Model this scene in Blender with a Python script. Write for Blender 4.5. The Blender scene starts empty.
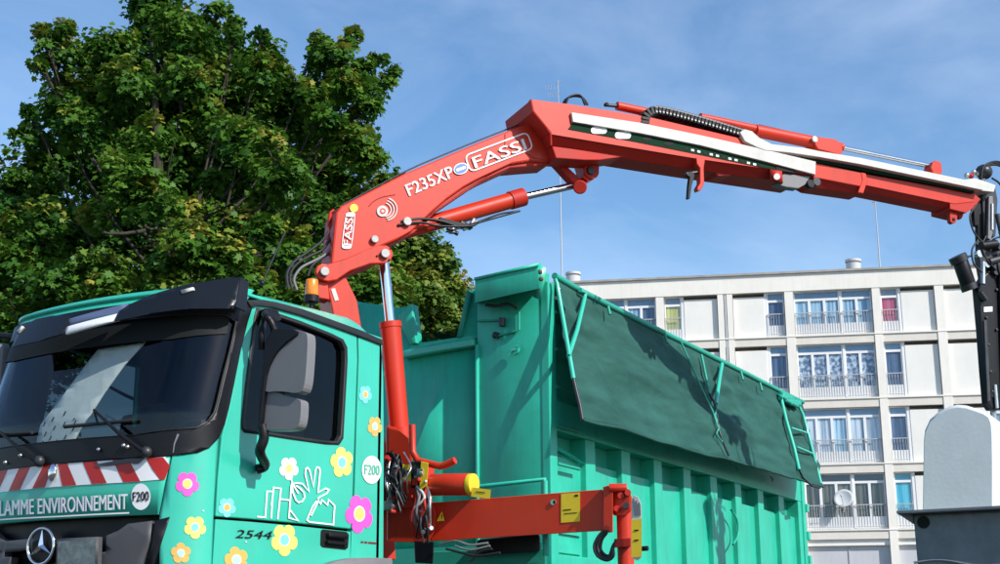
import bpy, bmesh, math, random
import numpy as np
from mathutils import Vector, Matrix
from mathutils.geometry import tessellate_polygon
random.seed(7); RNG = np.random.default_rng(7)
PI = math.pi; rad = math.radians
SC = bpy.context.scene; COL = SC.collection

# ------------------------------------------------------------------ camera
FPX = 1410.87; PITCH = rad(14.671); ROLL = rad(.3115); YAW = rad(28.561); BYAW = rad(19.649)
CAM = Vector((0, -5.3, .9))
_f = Vector((math.cos(YAW)*math.cos(PITCH), math.sin(YAW)*math.cos(PITCH), math.sin(PITCH)))
_r = Vector((math.sin(YAW), -math.cos(YAW), 0)); _u = _r.cross(_f)
RGT = _r*math.cos(ROLL) - _u*math.sin(ROLL); UPV = RGT.cross(_f); FWD = _f
cd = bpy.data.cameras.new('camera'); cam = bpy.data.objects.new('camera', cd); COL.objects.link(cam)
cd.sensor_width = 36; cd.lens = FPX*.036; cd.clip_end = 5000; cd.clip_start = .1
cam.matrix_world = Matrix(((RGT.x, UPV.x, -FWD.x, CAM.x), (RGT.y, UPV.y, -FWD.y, CAM.y), (RGT.z, UPV.z, -FWD.z, CAM.z), (0, 0, 0, 1)))
SC.camera = cam

# ------------------------------------------------------------------ light
SUNV = Vector((-.17, -.80, .60)).normalized()       # towards the sun
el = math.asin(SUNV.z); az = math.atan2(SUNV.x, SUNV.y)
W = bpy.data.worlds.new('World'); SC.world = W; W.use_nodes = True
nt = W.node_tree; N = nt.nodes; LK = nt.links; bg = N['Background']
sky = N.new('ShaderNodeTexSky'); sky.sky_type = 'NISHITA'; sky.sun_disc = False
sky.sun_elevation = el; sky.sun_rotation = az; sky.air_density = 1.0; sky.dust_density = .4; sky.ozone_density = 1.6
tc = N.new('ShaderNodeTexCoord')
mp = N.new('ShaderNodeMapping'); mp.inputs['Scale'].default_value = (1.2, 2.6, 4.5); mp.inputs['Rotation'].default_value = (.2, .35, .5)
nz = N.new('ShaderNodeTexNoise'); nz.inputs['Scale'].default_value = 2.2; nz.inputs['Detail'].default_value = 9; nz.inputs['Roughness'].default_value = .56; nz.inputs['Distortion'].default_value = .5
rp = N.new('ShaderNodeValToRGB'); rp.color_ramp.elements[0].position = .38; rp.color_ramp.elements[1].position = 1.0
rp.color_ramp.elements[0].color = (0, 0, 0, 1); rp.color_ramp.elements[1].color = (.28, .28, .28, 1)
mx = N.new('ShaderNodeMixRGB'); mx.inputs['Color2'].default_value = (7.2, 8.0, 9.2, 1)
hs = N.new('ShaderNodeHueSaturation'); hs.inputs['Saturation'].default_value = 1.2
LK.new(tc.outputs['Generated'], mp.inputs['Vector']); LK.new(mp.outputs[0], nz.inputs['Vector']); LK.new(nz.outputs['Fac'], rp.inputs[0])
LK.new(rp.outputs[0], mx.inputs['Fac']); LK.new(sky.outputs[0], hs.inputs['Color']); LK.new(hs.outputs[0], mx.inputs['Color1']); LK.new(mx.outputs[0], bg.inputs[0])
bg.inputs[1].default_value = .145
sd = bpy.data.lights.new('sun', 'SUN'); sd.energy = 4.2; sd.angle = rad(.55); sd.color = (1, .955, .89)
so = bpy.data.objects.new('sun', sd); COL.objects.link(so)
so.rotation_euler = (-SUNV).to_track_quat('-Z', 'Y').to_euler(); so.location = (0, 0, 30)
SC.view_settings.view_transform = 'Standard'; SC.view_settings.look = 'None'
SC.view_settings.exposure = .36; SC.view_settings.gamma = 1
SC.cycles.max_bounces = 8; SC.cycles.transparent_max_bounces = 16

# ------------------------------------------------------------------ photograph pixel -> point on a real plane
def ray(px, py): return FWD*FPX + RGT*(px-500) - UPV*(py-282)
def onplane(px, py, n, k):
    d = ray(px, py); return CAM + d*((k - n.dot(CAM))/n.dot(d))
def YP(px, py, y=0.): return onplane(px, py, Vector((0, 1, 0)), y)
def XP(px, py, x): return onplane(px, py, Vector((1, 0, 0)), x)

# ------------------------------------------------------------------ materials
def mat(name, col, rough=.5, metal=0., var=.0, vscale=4., bump=0., bscale=40., spec=.5, dirt=0., coat=0., trans=0., dirtcol=(.12, .10, .08)):
    m = bpy.data.materials.new(name); m.use_nodes = True; t = m.node_tree; b = t.nodes['Principled BSDF']
    b.inputs['Roughness'].default_value = rough; b.inputs['Metallic'].default_value = metal
    b.inputs['Specular IOR Level'].default_value = spec; b.inputs['Coat Weight'].default_value = coat; b.inputs['Coat Roughness'].default_value = .08
    b.inputs['Base Color'].default_value = (*col, 1)
    g = t.nodes.new('ShaderNodeNewGeometry')
    last = None
    if var or dirt:
        n1 = t.nodes.new('ShaderNodeTexNoise'); n1.inputs['Scale'].default_value = vscale; n1.inputs['Detail'].default_value = 6; n1.inputs['Roughness'].default_value = .62
        t.links.new(g.outputs['Position'], n1.inputs['Vector'])
        mr = t.nodes.new('ShaderNodeMapRange'); mr.inputs[1].default_value = .3; mr.inputs[2].default_value = .7; mr.inputs[3].default_value = 1-var; mr.inputs[4].default_value = 1+var
        t.links.new(n1.outputs['Fac'], mr.inputs[0])
        hv = t.nodes.new('ShaderNodeHueSaturation'); hv.inputs['Color'].default_value = (*col, 1); t.links.new(mr.outputs[0], hv.inputs['Value']); last = hv.outputs[0]
        mrr = t.nodes.new('ShaderNodeMapRange'); mrr.inputs[3].default_value = max(0, rough-.08); mrr.inputs[4].default_value = min(1, rough+.1)
        t.links.new(n1.outputs['Fac'], mrr.inputs[0]); t.links.new(mrr.outputs[0], b.inputs['Roughness'])
    if dirt:
        mp_ = t.nodes.new('ShaderNodeMapping'); mp_.inputs['Scale'].default_value = (7, 7, .9); t.links.new(g.outputs['Position'], mp_.inputs['Vector'])
        n2 = t.nodes.new('ShaderNodeTexNoise'); n2.inputs['Scale'].default_value = 1.3; n2.inputs['Detail'].default_value = 7; n2.inputs['Roughness'].default_value = .7
        t.links.new(mp_.outputs[0], n2.inputs['Vector'])
        r2 = t.nodes.new('ShaderNodeMapRange'); r2.inputs[1].default_value = .48; r2.inputs[2].default_value = .78; r2.inputs[4].default_value = dirt
        t.links.new(n2.outputs['Fac'], r2.inputs[0])
        mm = t.nodes.new('ShaderNodeMixRGB'); mm.inputs['Color2'].default_value = (*dirtcol, 1); t.links.new(r2.outputs[0], mm.inputs['Fac']); t.links.new(last, mm.inputs['Color1']); last = mm.outputs[0]
    if last: t.links.new(last, b.inputs['Base Color'])
    if bump:
        n3 = t.nodes.new('ShaderNodeTexNoise'); n3.inputs['Scale'].default_value = bscale; n3.inputs['Detail'].default_value = 4
        t.links.new(g.outputs['Position'], n3.inputs['Vector'])
        bp = t.nodes.new('ShaderNodeBump'); bp.inputs['Strength'].default_value = bump; bp.inputs['Distance'].default_value = .01
        t.links.new(n3.outputs['Fac'], bp.inputs['Height']); t.links.new(bp.outputs[0], b.inputs['Normal'])
    return m
M = {}
M['teal'] = mat('cab paint', (.034, .47, .335), .33, var=.07, vscale=2, bump=.04, bscale=3, coat=.3, dirt=.22, dirtcol=(.10, .26, .20))
M['teal2'] = mat('container paint', (.020, .44, .30), .45, var=.12, vscale=2.5, bump=.16, bscale=5, dirt=.5, dirtcol=(.035, .20, .14))
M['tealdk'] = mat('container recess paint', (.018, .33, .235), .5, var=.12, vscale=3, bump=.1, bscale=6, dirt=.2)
M['red'] = mat('crane red paint', (.56, .030, .008), .42, spec=.35, var=.06, vscale=3, bump=.03, bscale=8, coat=.08, dirt=.45, dirtcol=(.25, .03, .02))
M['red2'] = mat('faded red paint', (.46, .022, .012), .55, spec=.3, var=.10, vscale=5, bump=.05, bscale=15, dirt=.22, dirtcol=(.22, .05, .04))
M['black'] = mat('black plastic', (.007, .007, .009), .4, spec=.28, var=.15, vscale=8, bump=.05, bscale=60)
M['rubber'] = mat('black rubber', (.014, .014, .015), .55, var=.2, vscale=20)
M['dkmetal'] = mat('dark grey steel', (.035, .037, .042), .42, metal=.3, var=.25, vscale=9, bump=.1, bscale=30)
M['grey'] = mat('grey plastic', (.17, .17, .175), .5, var=.06, vscale=6, bump=.03, bscale=200)
M['grille'] = mat('dark grey grille plastic', (.065, .065, .07), .5, var=.08, vscale=6)
M['chrome'] = mat('chrome', (.72, .73, .75), .12, metal=1., var=.05, vscale=10)
M['steel'] = mat('bright steel', (.55, .55, .54), .3, metal=.9, var=.15, vscale=15)
M['alu'] = mat('white coated plate', (.54, .53, .49), .55, var=.12, vscale=8, dirt=.18, dirtcol=(.3, .25, .2))
M['white'] = mat('white film', (.80, .80, .80), .4)
M['yellow'] = mat('yellow film', (.80, .55, .02), .45, var=.06, vscale=10)
M['orange'] = mat('orange lamp plastic', (.85, .23, .01), .2, coat=.4, var=.15, vscale=30)
M['redfilm'] = mat('red reflective film', (.42, .012, .010), .35, var=.08, vscale=9)
M['grnfilm'] = mat('dark green film', (.005, .032, .015), .8, spec=.15, var=.1, vscale=12)
M['blkfilm'] = mat('black print', (.012, .014, .013), .6, spec=.15)
M['facade'] = mat('cream render', (.83, .79, .71), .85, var=.05, vscale=.7, bump=.1, bscale=30, dirt=.20, dirtcol=(.46, .42, .37))
M['panel'] = mat('off white facade panel', (.80, .775, .715), .8, var=.04, vscale=.9, dirt=.10, dirtcol=(.5, .46, .4))
M['frame'] = mat('white window frame', (.78, .78, .77), .5, var=.03, vscale=3)
M['slab'] = mat('floor edge concrete', (.72, .665, .585), .85, var=.06, vscale=1.5, dirt=.12, dirtcol=(.36, .32, .28))
M['rail'] = mat('grey metal railing', (.42, .43, .45), .5, var=.05)
M['gpanel'] = mat('grey garage panel', (.50, .51, .53), .7, var=.05, vscale=1, dirt=.1)
M['silo'] = mat('pale grey moulded plastic', (.66, .70, .69), .5, var=.04, vscale=5, bump=.12, bscale=25, dirt=.10, dirtcol=(.35, .37, .36))
M['silodk'] = mat('galvanised grey steel', (.15, .17, .185), .5, metal=.25, var=.2, vscale=6, bump=.1, bscale=12, dirt=.3, dirtcol=(.07, .08, .09))
M['asphalt'] = mat('asphalt', (.05, .05, .052), .9, var=.2, vscale=1.5, bump=.4, bscale=120)
M['stone'] = mat('kerb stone', (.36, .35, .33), .85, var=.15, vscale=3, bump=.2, bscale=50)
M['bark'] = mat('bark', (.038, .032, .024), .9, var=.3, vscale=12, bump=.8, bscale=25)
M['seat'] = mat('seat fabric', (.012, .012, .015), .9)
M['blind'] = mat('pale grey windscreen reflection', (.44, .49, .49), .7, var=.12, vscale=10)  # tone of the building reflection painted behind the windscreen

def glassmat(name, tint, gloss, refl=(.85, .92, 1)):
    m = bpy.data.materials.new(name); m.use_nodes = True; t = m.node_tree; t.nodes.remove(t.nodes['Principled BSDF'])
    o = t.nodes['Material Output']; tr = t.nodes.new('ShaderNodeBsdfTransparent'); tr.inputs[0].default_value = (*tint, 1)
    gl = t.nodes.new('ShaderNodeBsdfGlossy'); gl.inputs['Roughness'].default_value = .02; gl.inputs['Color'].default_value = (*refl, 1)
    lw = t.nodes.new('ShaderNodeLayerWeight'); lw.inputs[0].default_value = .5; f0 = ((gloss-1)/(gloss+1))**2
    pw = t.nodes.new('ShaderNodeMath'); pw.operation = 'POWER'; pw.inputs[1].default_value = 5; fr = t.nodes.new('ShaderNodeMath'); fr.operation = 'MULTIPLY_ADD'; fr.inputs[1].default_value = 1-f0; fr.inputs[2].default_value = f0
    t.links.new(lw.outputs['Facing'], pw.inputs[0]); t.links.new(pw.outputs[0], fr.inputs[0]); mxs = t.nodes.new('ShaderNodeMixShader')
    t.links.new(fr.outputs[0], mxs.inputs[0]); t.links.new(tr.outputs[0], mxs.inputs[1]); t.links.new(gl.outputs[0], mxs.inputs[2]); t.links.new(mxs.outputs[0], o.inputs[0])
    return m
M['glass'] = glassmat('windscreen glass', (.84, .88, .87), 1.5)
M['sglass'] = glassmat('side window glass', (.30, .33, .33), 1.35)
M['wglass'] = glassmat('house window glass', (.93, .96, .98), 1.5)

def curtain_mat(name, c1, c2, check=False):
    m = bpy.data.materials.new(name); m.use_nodes = True; t = m.node_tree; b = t.nodes['Principled BSDF']; b.inputs['Roughness'].default_value = .9
    g = t.nodes.new('ShaderNodeNewGeometry')
    mp_ = t.nodes.new('ShaderNodeMapping'); mp_.inputs['Scale'].default_value = (9, 9, .25) if not check else (5, 5, 5); t.links.new(g.outputs['Position'], mp_.inputs['Vector'])
    if check:
        n = t.nodes.new('ShaderNodeTexNoise'); n.inputs['Scale'].default_value = 1.3
    else:
        n = t.nodes.new('ShaderNodeTexNoise'); n.inputs['Scale'].default_value = 1.0
    n.inputs['Detail'].default_value = 3
    t.links.new(mp_.outputs[0], n.inputs['Vector'])
    r = t.nodes.new('ShaderNodeValToRGB'); r.color_ramp.elements[0].position = .42; r.color_ramp.elements[1].position = .60
    r.color_ramp.elements[0].color = (*c1, 1); r.color_ramp.elements[1].color = (*c2, 1)
    t.links.new(n.outputs['Fac'], r.inputs[0]); t.links.new(r.outputs[0], b.inputs['Base Color'])
    return m
CUR = {'blue': curtain_mat('blue net curtain', (.20, .34, .46), (.58, .76, .84)), 'yellow': curtain_mat('yellow curtain', (.52, .46, .10), (.74, .70, .28)),
       'red': curtain_mat('red curtain', (.45, .04, .10), (.68, .14, .20)), 'white': curtain_mat('white net curtain', (.36, .42, .48), (.82, .84, .86)),
       'check': curtain_mat('white lace curtain', (.12, .17, .25), (.66, .70, .76), True), 'dark': curtain_mat('dark curtain', (.03, .035, .035), (.24, .21, .15)),
       'cyan': curtain_mat('turquoise curtain', (.03, .38, .52), (.12, .60, .70)), 'navy': curtain_mat('dark blue curtain', (.04, .07, .14), (.13, .18, .28))}

def leafmat(name, lo, mid, hi):
    m = bpy.data.materials.new(name); m.use_nodes = True; t = m.node_tree; t.nodes.remove(t.nodes['Principled BSDF'])
    o = t.nodes['Material Output']; at = t.nodes.new('ShaderNodeAttribute'); at.attribute_name = 'leafvar'
    r = t.nodes.new('ShaderNodeValToRGB'); r.color_ramp.elements[0].color = (*lo, 1); r.color_ramp.elements[1].color = (*hi, 1)
    e = r.color_ramp.elements.new(.55); e.color = (*mid, 1)
    t.links.new(at.outputs['Fac'], r.inputs[0])
    d = t.nodes.new('ShaderNodeBsdfDiffuse'); tl = t.nodes.new('ShaderNodeBsdfTranslucent'); gl = t.nodes.new('ShaderNodeBsdfGlossy'); gl.inputs['Roughness'].default_value = .45; gl.inputs[0].default_value = (.9, .95, 1, 1)
    m1 = t.nodes.new('ShaderNodeMixShader'); m1.inputs[0].default_value = .30; m2 = t.nodes.new('ShaderNodeMixShader'); m2.inputs[0].default_value = .012
    t.links.new(r.outputs[0], d.inputs[0]); t.links.new(r.outputs[0], tl.inputs[0]); t.links.new(d.outputs[0], m1.inputs[1]); t.links.new(tl.outputs[0], m1.inputs[2])
    t.links.new(m1.outputs[0], m2.inputs[1]); t.links.new(gl.outputs[0], m2.inputs[2]); t.links.new(m2.outputs[0], o.inputs[0])
    return m
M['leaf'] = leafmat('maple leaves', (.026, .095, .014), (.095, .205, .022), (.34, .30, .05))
M['leaf2'] = leafmat('paler maple leaves', (.04, .11, .02), (.16, .24, .035), (.42, .32, .07))

def tarpmat():
    m = bpy.data.materials.new('green tarpaulin mesh'); m.use_nodes = True; t = m.node_tree; b = t.nodes['Principled BSDF']
    g = t.nodes.new('ShaderNodeNewGeometry'); n = t.nodes.new('ShaderNodeTexNoise'); n.inputs['Scale'].default_value = 3; n.inputs['Detail'].default_value = 8; n.inputs['Roughness'].default_value = .65
    mp_ = t.nodes.new('ShaderNodeMapping'); mp_.inputs['Scale'].default_value = (.6, 1, 2.2); t.links.new(g.outputs['Position'], mp_.inputs['Vector']); t.links.new(mp_.outputs[0], n.inputs['Vector'])
    r = t.nodes.new('ShaderNodeValToRGB'); r.color_ramp.elements[0].position = .3; r.color_ramp.elements[1].position = .75
    r.color_ramp.elements[0].color = (.014, .066, .053, 1); r.color_ramp.elements[1].color = (.032, .130, .104, 1)
    t.links.new(n.outputs['Fac'], r.inputs[0]); t.links.new(r.outputs[0], b.inputs['Base Color'])
    b.inputs['Roughness'].default_value = .75; b.inputs['Specular IOR Level'].default_value = .25; b.inputs['Alpha'].default_value = .90
    n2 = t.nodes.new('ShaderNodeTexNoise'); n2.inputs['Scale'].default_value = 5; n2.inputs['Detail'].default_value = 5; t.links.new(mp_.outputs[0], n2.inputs['Vector'])
    bp = t.nodes.new('ShaderNodeBump'); bp.inputs['Strength'].default_value = .5; bp.inputs['Distance'].default_value = .03; t.links.new(n2.outputs['Fac'], bp.inputs['Height']); t.links.new(bp.outputs[0], b.inputs['Normal'])
    return m
M['tarp'] = tarpmat()

# ------------------------------------------------------------------ object helpers
def thing(name, label, cat, loc, group=None):
    o = bpy.data.objects.new(name, None); COL.objects.link(o); o.location = loc; o.empty_display_size = .2
    o['label'] = label; o['category'] = cat; o['_o'] = [loc[0], loc[1], loc[2]]
    if group: o['group'] = group
    return o
def origin(p):
    while p is not None:
        if p.parent is None: return Vector(p.location)
        p = p.parent
    return Vector((0, 0, 0))
class B:
    """collects shapes in world coordinates; build() links them as one mesh object"""
    def __init__(s): s.v = []; s.f = []; s.sm = []
    def add(s, vs, fs, smooth=False):
        n = len(s.v); s.v += [tuple(v) for v in vs]; s.f += [tuple(i+n for i in f) for f in fs]; s.sm += [smooth]*len(fs); return s
    def box(s, a, b):
        (x0, y0, z0), (x1, y1, z1) = a, b
        return s.add([(x0, y0, z0), (x1, y0, z0), (x1, y1, z0), (x0, y1, z0), (x0, y0, z1), (x1, y0, z1), (x1, y1, z1), (x0, y1, z1)],
                     [(0, 3, 2, 1), (4, 5, 6, 7), (0, 1, 5, 4), (1, 2, 6, 5), (2, 3, 7, 6), (3, 0, 4, 7)])
    def obox(s, o, ex, ey, ez):     # corner + three edge vectors
        o, ex, ey, ez = map(Vector, (o, ex, ey, ez)); return s.add([o, o+ex, o+ex+ey, o+ey, o+ez, o+ex+ez, o+ex+ey+ez, o+ey+ez],
                     [(0, 3, 2, 1), (4, 5, 6, 7), (0, 1, 5, 4), (1, 2, 6, 5), (2, 3, 7, 6), (3, 0, 4, 7)])
    def prism(s, pts, vec):
        pts = [Vector(p) for p in pts]; vec = Vector(vec); n = len(pts)
        nn = sum(((pts[i]-pts[0]).cross(pts[(i+1) % n]-pts[0]) for i in range(n)), Vector()).normalized()
        ax = nn.orthogonal().normalized(); ay = nn.cross(ax)
        tri = tessellate_polygon([[Vector((p.dot(ax), p.dot(ay), 0)) for p in pts]])
        vs = pts+[p+vec for p in pts]
        fs = [tuple(t) for t in tri]+[(t[2]+n, t[1]+n, t[0]+n) for t in tri]+[(i, (i+1) % n, (i+1) % n+n, i+n) for i in range(n)]
        return s.add(vs, fs)
    def tube(s, pts, r, seg=8, caps=True):
        pts = [Vector(p) for p in pts]; n = len(pts); rs = r if isinstance(r, (list, tuple)) else [r]*n
        vs = []; ref = None
        for i, p in enumerate(pts):
            d = (pts[min(i+1, n-1)]-pts[max(i-1, 0)]).normalized()
            if ref is None: ref = d.orthogonal().normalized()
            ref = (ref-d*ref.dot(d)).normalized(); b2 = d.cross(ref)
            vs += [p+(ref*math.cos(2*PI*k/seg)+b2*math.sin(2*PI*k/seg))*rs[i] for k in range(seg)]
        fs = [(i*seg+k, i*seg+(k+1) % seg, (i+1)*seg+(k+1) % seg, (i+1)*seg+k) for i in range(n-1) for k in range(seg)]
        s.add(vs, fs, True)
        if caps: s.add(vs[:seg], [tuple(range(seg))[::-1]]); s.add(vs[-seg:], [tuple(range(seg))])
        return s
    def cyl(s, a, b, r, seg=20, r2=None): return s.tube([a, b], [r, r2 if r2 is not None else r], seg)
    def disc(s, c, n, r, t=.01, seg=24): n = Vector(n).normalized(); return s.cyl(Vector(c), Vector(c)+n*t, r, seg)
    def ball(s, c, r, seg=10, sc=(1, 1, 1)):
        vs = []; fs = []
        for i in range(seg+1):
            th = PI*i/seg
            for k in range(seg*2):
                ph = PI*k/seg; vs.append((c[0]+r*sc[0]*math.sin(th)*math.cos(ph), c[1]+r*sc[1]*math.sin(th)*math.sin(ph), c[2]+r*sc[2]*math.cos(th)))
        m = seg*2
        for i in range(seg):
            for k in range(m): fs.append((i*m+k, (i+1)*m+k, (i+1)*m+(k+1) % m, i*m+(k+1) % m))
        return s.add(vs, fs, True)
    def build(s, name, m, parent=None, bevel=0., label=None, kind=None, solid=0., seg=2):
        o0 = origin(parent); me = bpy.data.meshes.new(name)
        me.from_pydata([(x-o0.x, y-o0.y, z-o0.z) for x, y, z in s.v], [], s.f); me.polygons.foreach_set('use_smooth', s.sm); me.update()
        ob = bpy.data.objects.new(name, me); COL.objects.link(ob); me.materials.append(m if not isinstance(m, str) else M[m])
        if parent: ob.parent = parent
        bm = bmesh.new(); bm.from_mesh(me); bmesh.ops.remove_doubles(bm, verts=bm.verts, dist=1e-5) if bevel else None
        bmesh.ops.recalc_face_normals(bm, faces=bm.faces); bm.to_mesh(me); bm.free()
        if solid:
            q = ob.modifiers.new('solid', 'SOLIDIFY'); q.thickness = solid; q.offset = 0
        if bevel:
            q = ob.modifiers.new('bevel', 'BEVEL'); q.width = bevel; q.segments = seg; q.limit_method = 'ANGLE'; q.angle_limit = rad(35); q.harden_normals = False
        if label: ob['label'] = label
        if kind: ob['kind'] = kind
        return ob
def tag(o, label=None, cat=None, group=None, kind=None):
    for k, v in (('label', label), ('category', cat), ('group', group), ('kind', kind)):
        if v: o[k] = v
    return o
def dup(o, parent, delta=(0, 0, 0)):
    c = o.copy(); COL.objects.link(c); c.parent = parent; c.location = Vector(o.location)+Vector(delta); return c

def smoothpoly(pts, it=2, closed=True):
    pts = [Vector(p) for p in pts]
    for _ in range(it):
        out = []; n = len(pts)
        for i in range(n if closed else n-1):
            a, b = pts[i], pts[(i+1) % n]; out += [a.lerp(b, .25), a.lerp(b, .75)]
        pts = out if closed else [pts[0]]+out+[pts[-1]]
    return pts
def spline(pts, k=6):               # Catmull-Rom through the points
    P = [Vector(p) for p in pts]; P = [P[0]*2-P[1]]+P+[P[-1]*2-P[-2]]; o = []
    for i in range(1, len(P)-2):
        for j in range(k):
            t = j/k; a, b, c, d = P[i-1:i+3]
            o.append(.5*((2*b)+(c-a)*t+(2*a-5*b+4*c-d)*t*t+(3*b-a-3*c+d)*t**3))
    return o+[P[-2]]
def rot2(p, a, c=(0, 0)):
    x, y = p[0]-c[0], p[1]-c[1]; return (c[0]+x*math.cos(a)-y*math.sin(a), c[1]+x*math.sin(a)+y*math.cos(a))
def rounded(x0, y0, x1, y1, r, k=4):
    o = []
    for cx, cy, a in ((x1-r, y1-r, 0), (x0+r, y1-r, 90), (x0+r, y0+r, 180), (x1-r, y0+r, 270)):
        for i in range(k+1): t = rad(a+90*i/k); o.append((cx+r*math.cos(t), cy+r*math.sin(t)))
    return o
def circ(c, r, k=24, ry=None): return [(c[0]+r*math.cos(2*PI*i/k), c[1]+(ry or r)*math.sin(2*PI*i/k)) for i in range(k)]
def flower(c, r, n=5, a0=.3, sq=1., ax=1.):
    o = []
    for i in range(n*10):
        t = 2*PI*i/(n*10); rr = r*(.70+.30*abs(math.cos(n*(t)/2))**.55)
        x, y = rr*math.cos(t+a0), rr*math.sin(t+a0); o.append((c[0]+x*ax, c[1]+y*sq))
    return o
def thick_line(pts, w, closed=False):
    """polyline as list of small quads (2-D)"""
    out = []; P = [Vector((p[0], p[1])) for p in pts]
    if closed: P.append(P[0])
    for a, b in zip(P[:-1], P[1:]):
        d = (b-a)
        if d.length < 1e-6: continue
        d.normalize(); n = Vector((-d.y, d.x))*w/2; e = d*w*.35
        out.append([tuple(a-e+n), tuple(a-e-n), tuple(b+e-n), tuple(b+e+n)])
    return out
def sheet(name, loops, mapper, m, parent, off=0., thick=0., step=None, smooth=True, label=None, multi=False, bevel=0.):
    """fill 2-D loops (first outer, others holes; multi: separate outlines), cut by a grid and lay on the surface of mapper(a, b, off)"""
    bm = bmesh.new()
    groups = [[l] for l in loops] if multi else [loops]
    for g in groups:
        lv = [[Vector((p[0], p[1], 0)) for p in l] for l in g]; flat = [v for l in lv for v in l]
        vs = [bm.verts.new(v) for v in flat]
        for t in tessellate_polygon(lv):
            try: bm.faces.new([vs[i] for i in t])
            except ValueError: pass
    if step:
        xs = [v.co.x for v in bm.verts]; ys = [v.co.y for v in bm.verts]; sx, sy = step if isinstance(step, tuple) else (step, step)
        for lo, hi, st, no in ((min(xs), max(xs), sx, (1, 0, 0)), (min(ys), max(ys), sy, (0, 1, 0))):
            if not st: continue
            k = math.ceil(lo/st+1e-6)
            while k*st < hi-1e-6:
                bmesh.ops.bisect_plane(bm, geom=bm.verts[:]+bm.edges[:]+bm.faces[:], plane_co=(k*st*no[0], k*st*no[1], 0), plane_no=no); k += 1
    bm.verts.index_update(); co = [tuple(v.co) for v in bm.verts]; fs = [[v.index for v in f.verts] for f in bm.faces]
    be = [(e.verts[0].index, e.verts[1].index) for e in bm.edges if len(e.link_faces) == 1]; bm.free()
    s = B(); n = len(co); top = [mapper(c[0], c[1], off) for c in co]; s.add(top, fs, smooth)
    if thick:
        s.v += [tuple(mapper(c[0], c[1], off-thick)) for c in co]
        s.f += [tuple(i+n for i in f[::-1]) for f in fs]+[(a, b, b+n, a+n) for a, b in be]; s.sm += [smooth]*len(fs)+[False]*len(be)
    return s.build(name, m, parent, label=label, bevel=bevel)
_dg = bpy.context.evaluated_depsgraph_get
def text2d(txt, bold=0., shear=0.):
    """outline of the text as 2-D triangles, height of a capital = 1, x from 0"""
    cu = bpy.data.curves.new('t', 'FONT'); cu.body = txt; cu.offset = bold; cu.shear = shear; cu.resolution_u = 3
    ob = bpy.data.objects.new('t', cu); COL.objects.link(ob); bpy.context.view_layer.update()
    me = ob.evaluated_get(_dg()).to_mesh(); vs = [(v.co.x, v.co.y) for v in me.vertices]; fs = [tuple(p.vertices) for p in me.polygons]
    ob.to_mesh_clear(); bpy.data.objects.remove(ob); bpy.data.curves.remove(cu)
    x0 = min(v[0] for v in vs); H = max(v[1] for v in vs); y0 = min(v[1] for v in vs)
    return [((v[0]-x0)/(H-y0), (v[1]-y0)/(H-y0)) for v in vs], fs
def lettering(name, txt, p0, p1, h, mapper, m, parent, off, bold=.02, shear=0., up=None, label=None):
    """text running from p0 to p1 (2-D), height h, laid on mapper; up = direction of the letters' top"""
    vs, fs = text2d(txt, 0, shear); w = max(v[0] for v in vs); dx = Vector((p1[0]-p0[0], p1[1]-p0[1]))
    u = Vector(up) if up else Vector((dx.y, -dx.x)).normalized()
    s = B(); pw = int(round(bold*100)); nn = max(1, pw)
    for k in range(nn):
        sh = (k-(nn-1)/2)*.021*h
        s.add([mapper(p0[0]+dx.x*v[0]/w+u.x*h*v[1]+sh*dx.normalized().x, p0[1]+dx.y*v[0]/w+u.y*h*v[1]+sh*dx.normalized().y, off+.0006*k) for v in vs], fs)
    return s.build(name, m, parent, label=label)

# ------------------------------------------------------------------ cab surface: s runs round the front (s<0 on the near side), z up
CR, CRX, CW, SL, BOW = .26, .17, 1.84, .34, .14
ST = CW-2*CR+2*SL
def x0z(z):
    x = 6.14
    if z > 2.25: x += .29*(z-2.25)
    if z > 2.95: x += .55*(z-2.95)
    return x
def cabS(s, z, off=0.):
    side = 1
    if s > ST/2: s = ST-s; side = -1
    X = x0z(z); 
    if s <= 0: p = Vector((X+CRX-s, 0, z)); n = Vector((0, -1, 0))
    elif s < SL:
        th = s/SL*PI/2; p = Vector((X+CRX*(1-math.sin(th)), CR*(1-math.cos(th)), z)); n = Vector((-math.sin(th)/CRX, -math.cos(th)/CR, 0)).normalized()
    else: p = Vector((X, s-SL+CR, z)); n = Vector((-1, 0, 0))
    c = (p.y-CW/2)/(CW/2); p.x -= BOW*(1-c*c)
    if z > 2.25: n = (n+Vector((0, 0, .29*abs(n.x)))).normalized()
    p += n*off
    if side < 0: p.y = CW-p.y
    return p
def cab_inside(p):
    if p.y < 0 or p.y > CW: return False
    y = min(p.y, CW-p.y); X = x0z(p.z)
    if y < CR: X += CRX*(1-math.sqrt(max(0, 1-(1-y/CR)**2)))
    c = (p.y-CW/2)/(CW/2); X -= BOW*(1-c*c)
    return p.x > X
_c = {}
def cabinv(px, py):
    k = (round(px, 2), round(py, 2))
    if k in _c: return _c[k]
    d = ray(px, py); d = d/math.hypot(d.x, d.y); t = 6.; 
    while t < 13 and not cab_inside(CAM+d*t): t += .04
    lo, hi = t-.04, t
    for _ in range(22):
        mid = (lo+hi)/2
        if cab_inside(CAM+d*mid): hi = mid
        else: lo = mid
    p = CAM+d*hi; y = min(p.y, CW-p.y)
    if p.y < 1e-4: s = -(p.x-(x0z(p.z)+CRX))
    elif y < CR: s = SL*math.acos(max(-1, min(1, 1-y/CR)))/(PI/2)
    else: s = y-CR+SL
    if p.y > CW/2: s = ST-s
    _c[k] = (s, p.z); return _c[k]
def cabP(px, py, off=0.):
    s, z = cabinv(px, py); return cabS(s, z, off)
def sideP(px, py, off=0.): p = YP(px, py, 0); p.y -= off; return p
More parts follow.
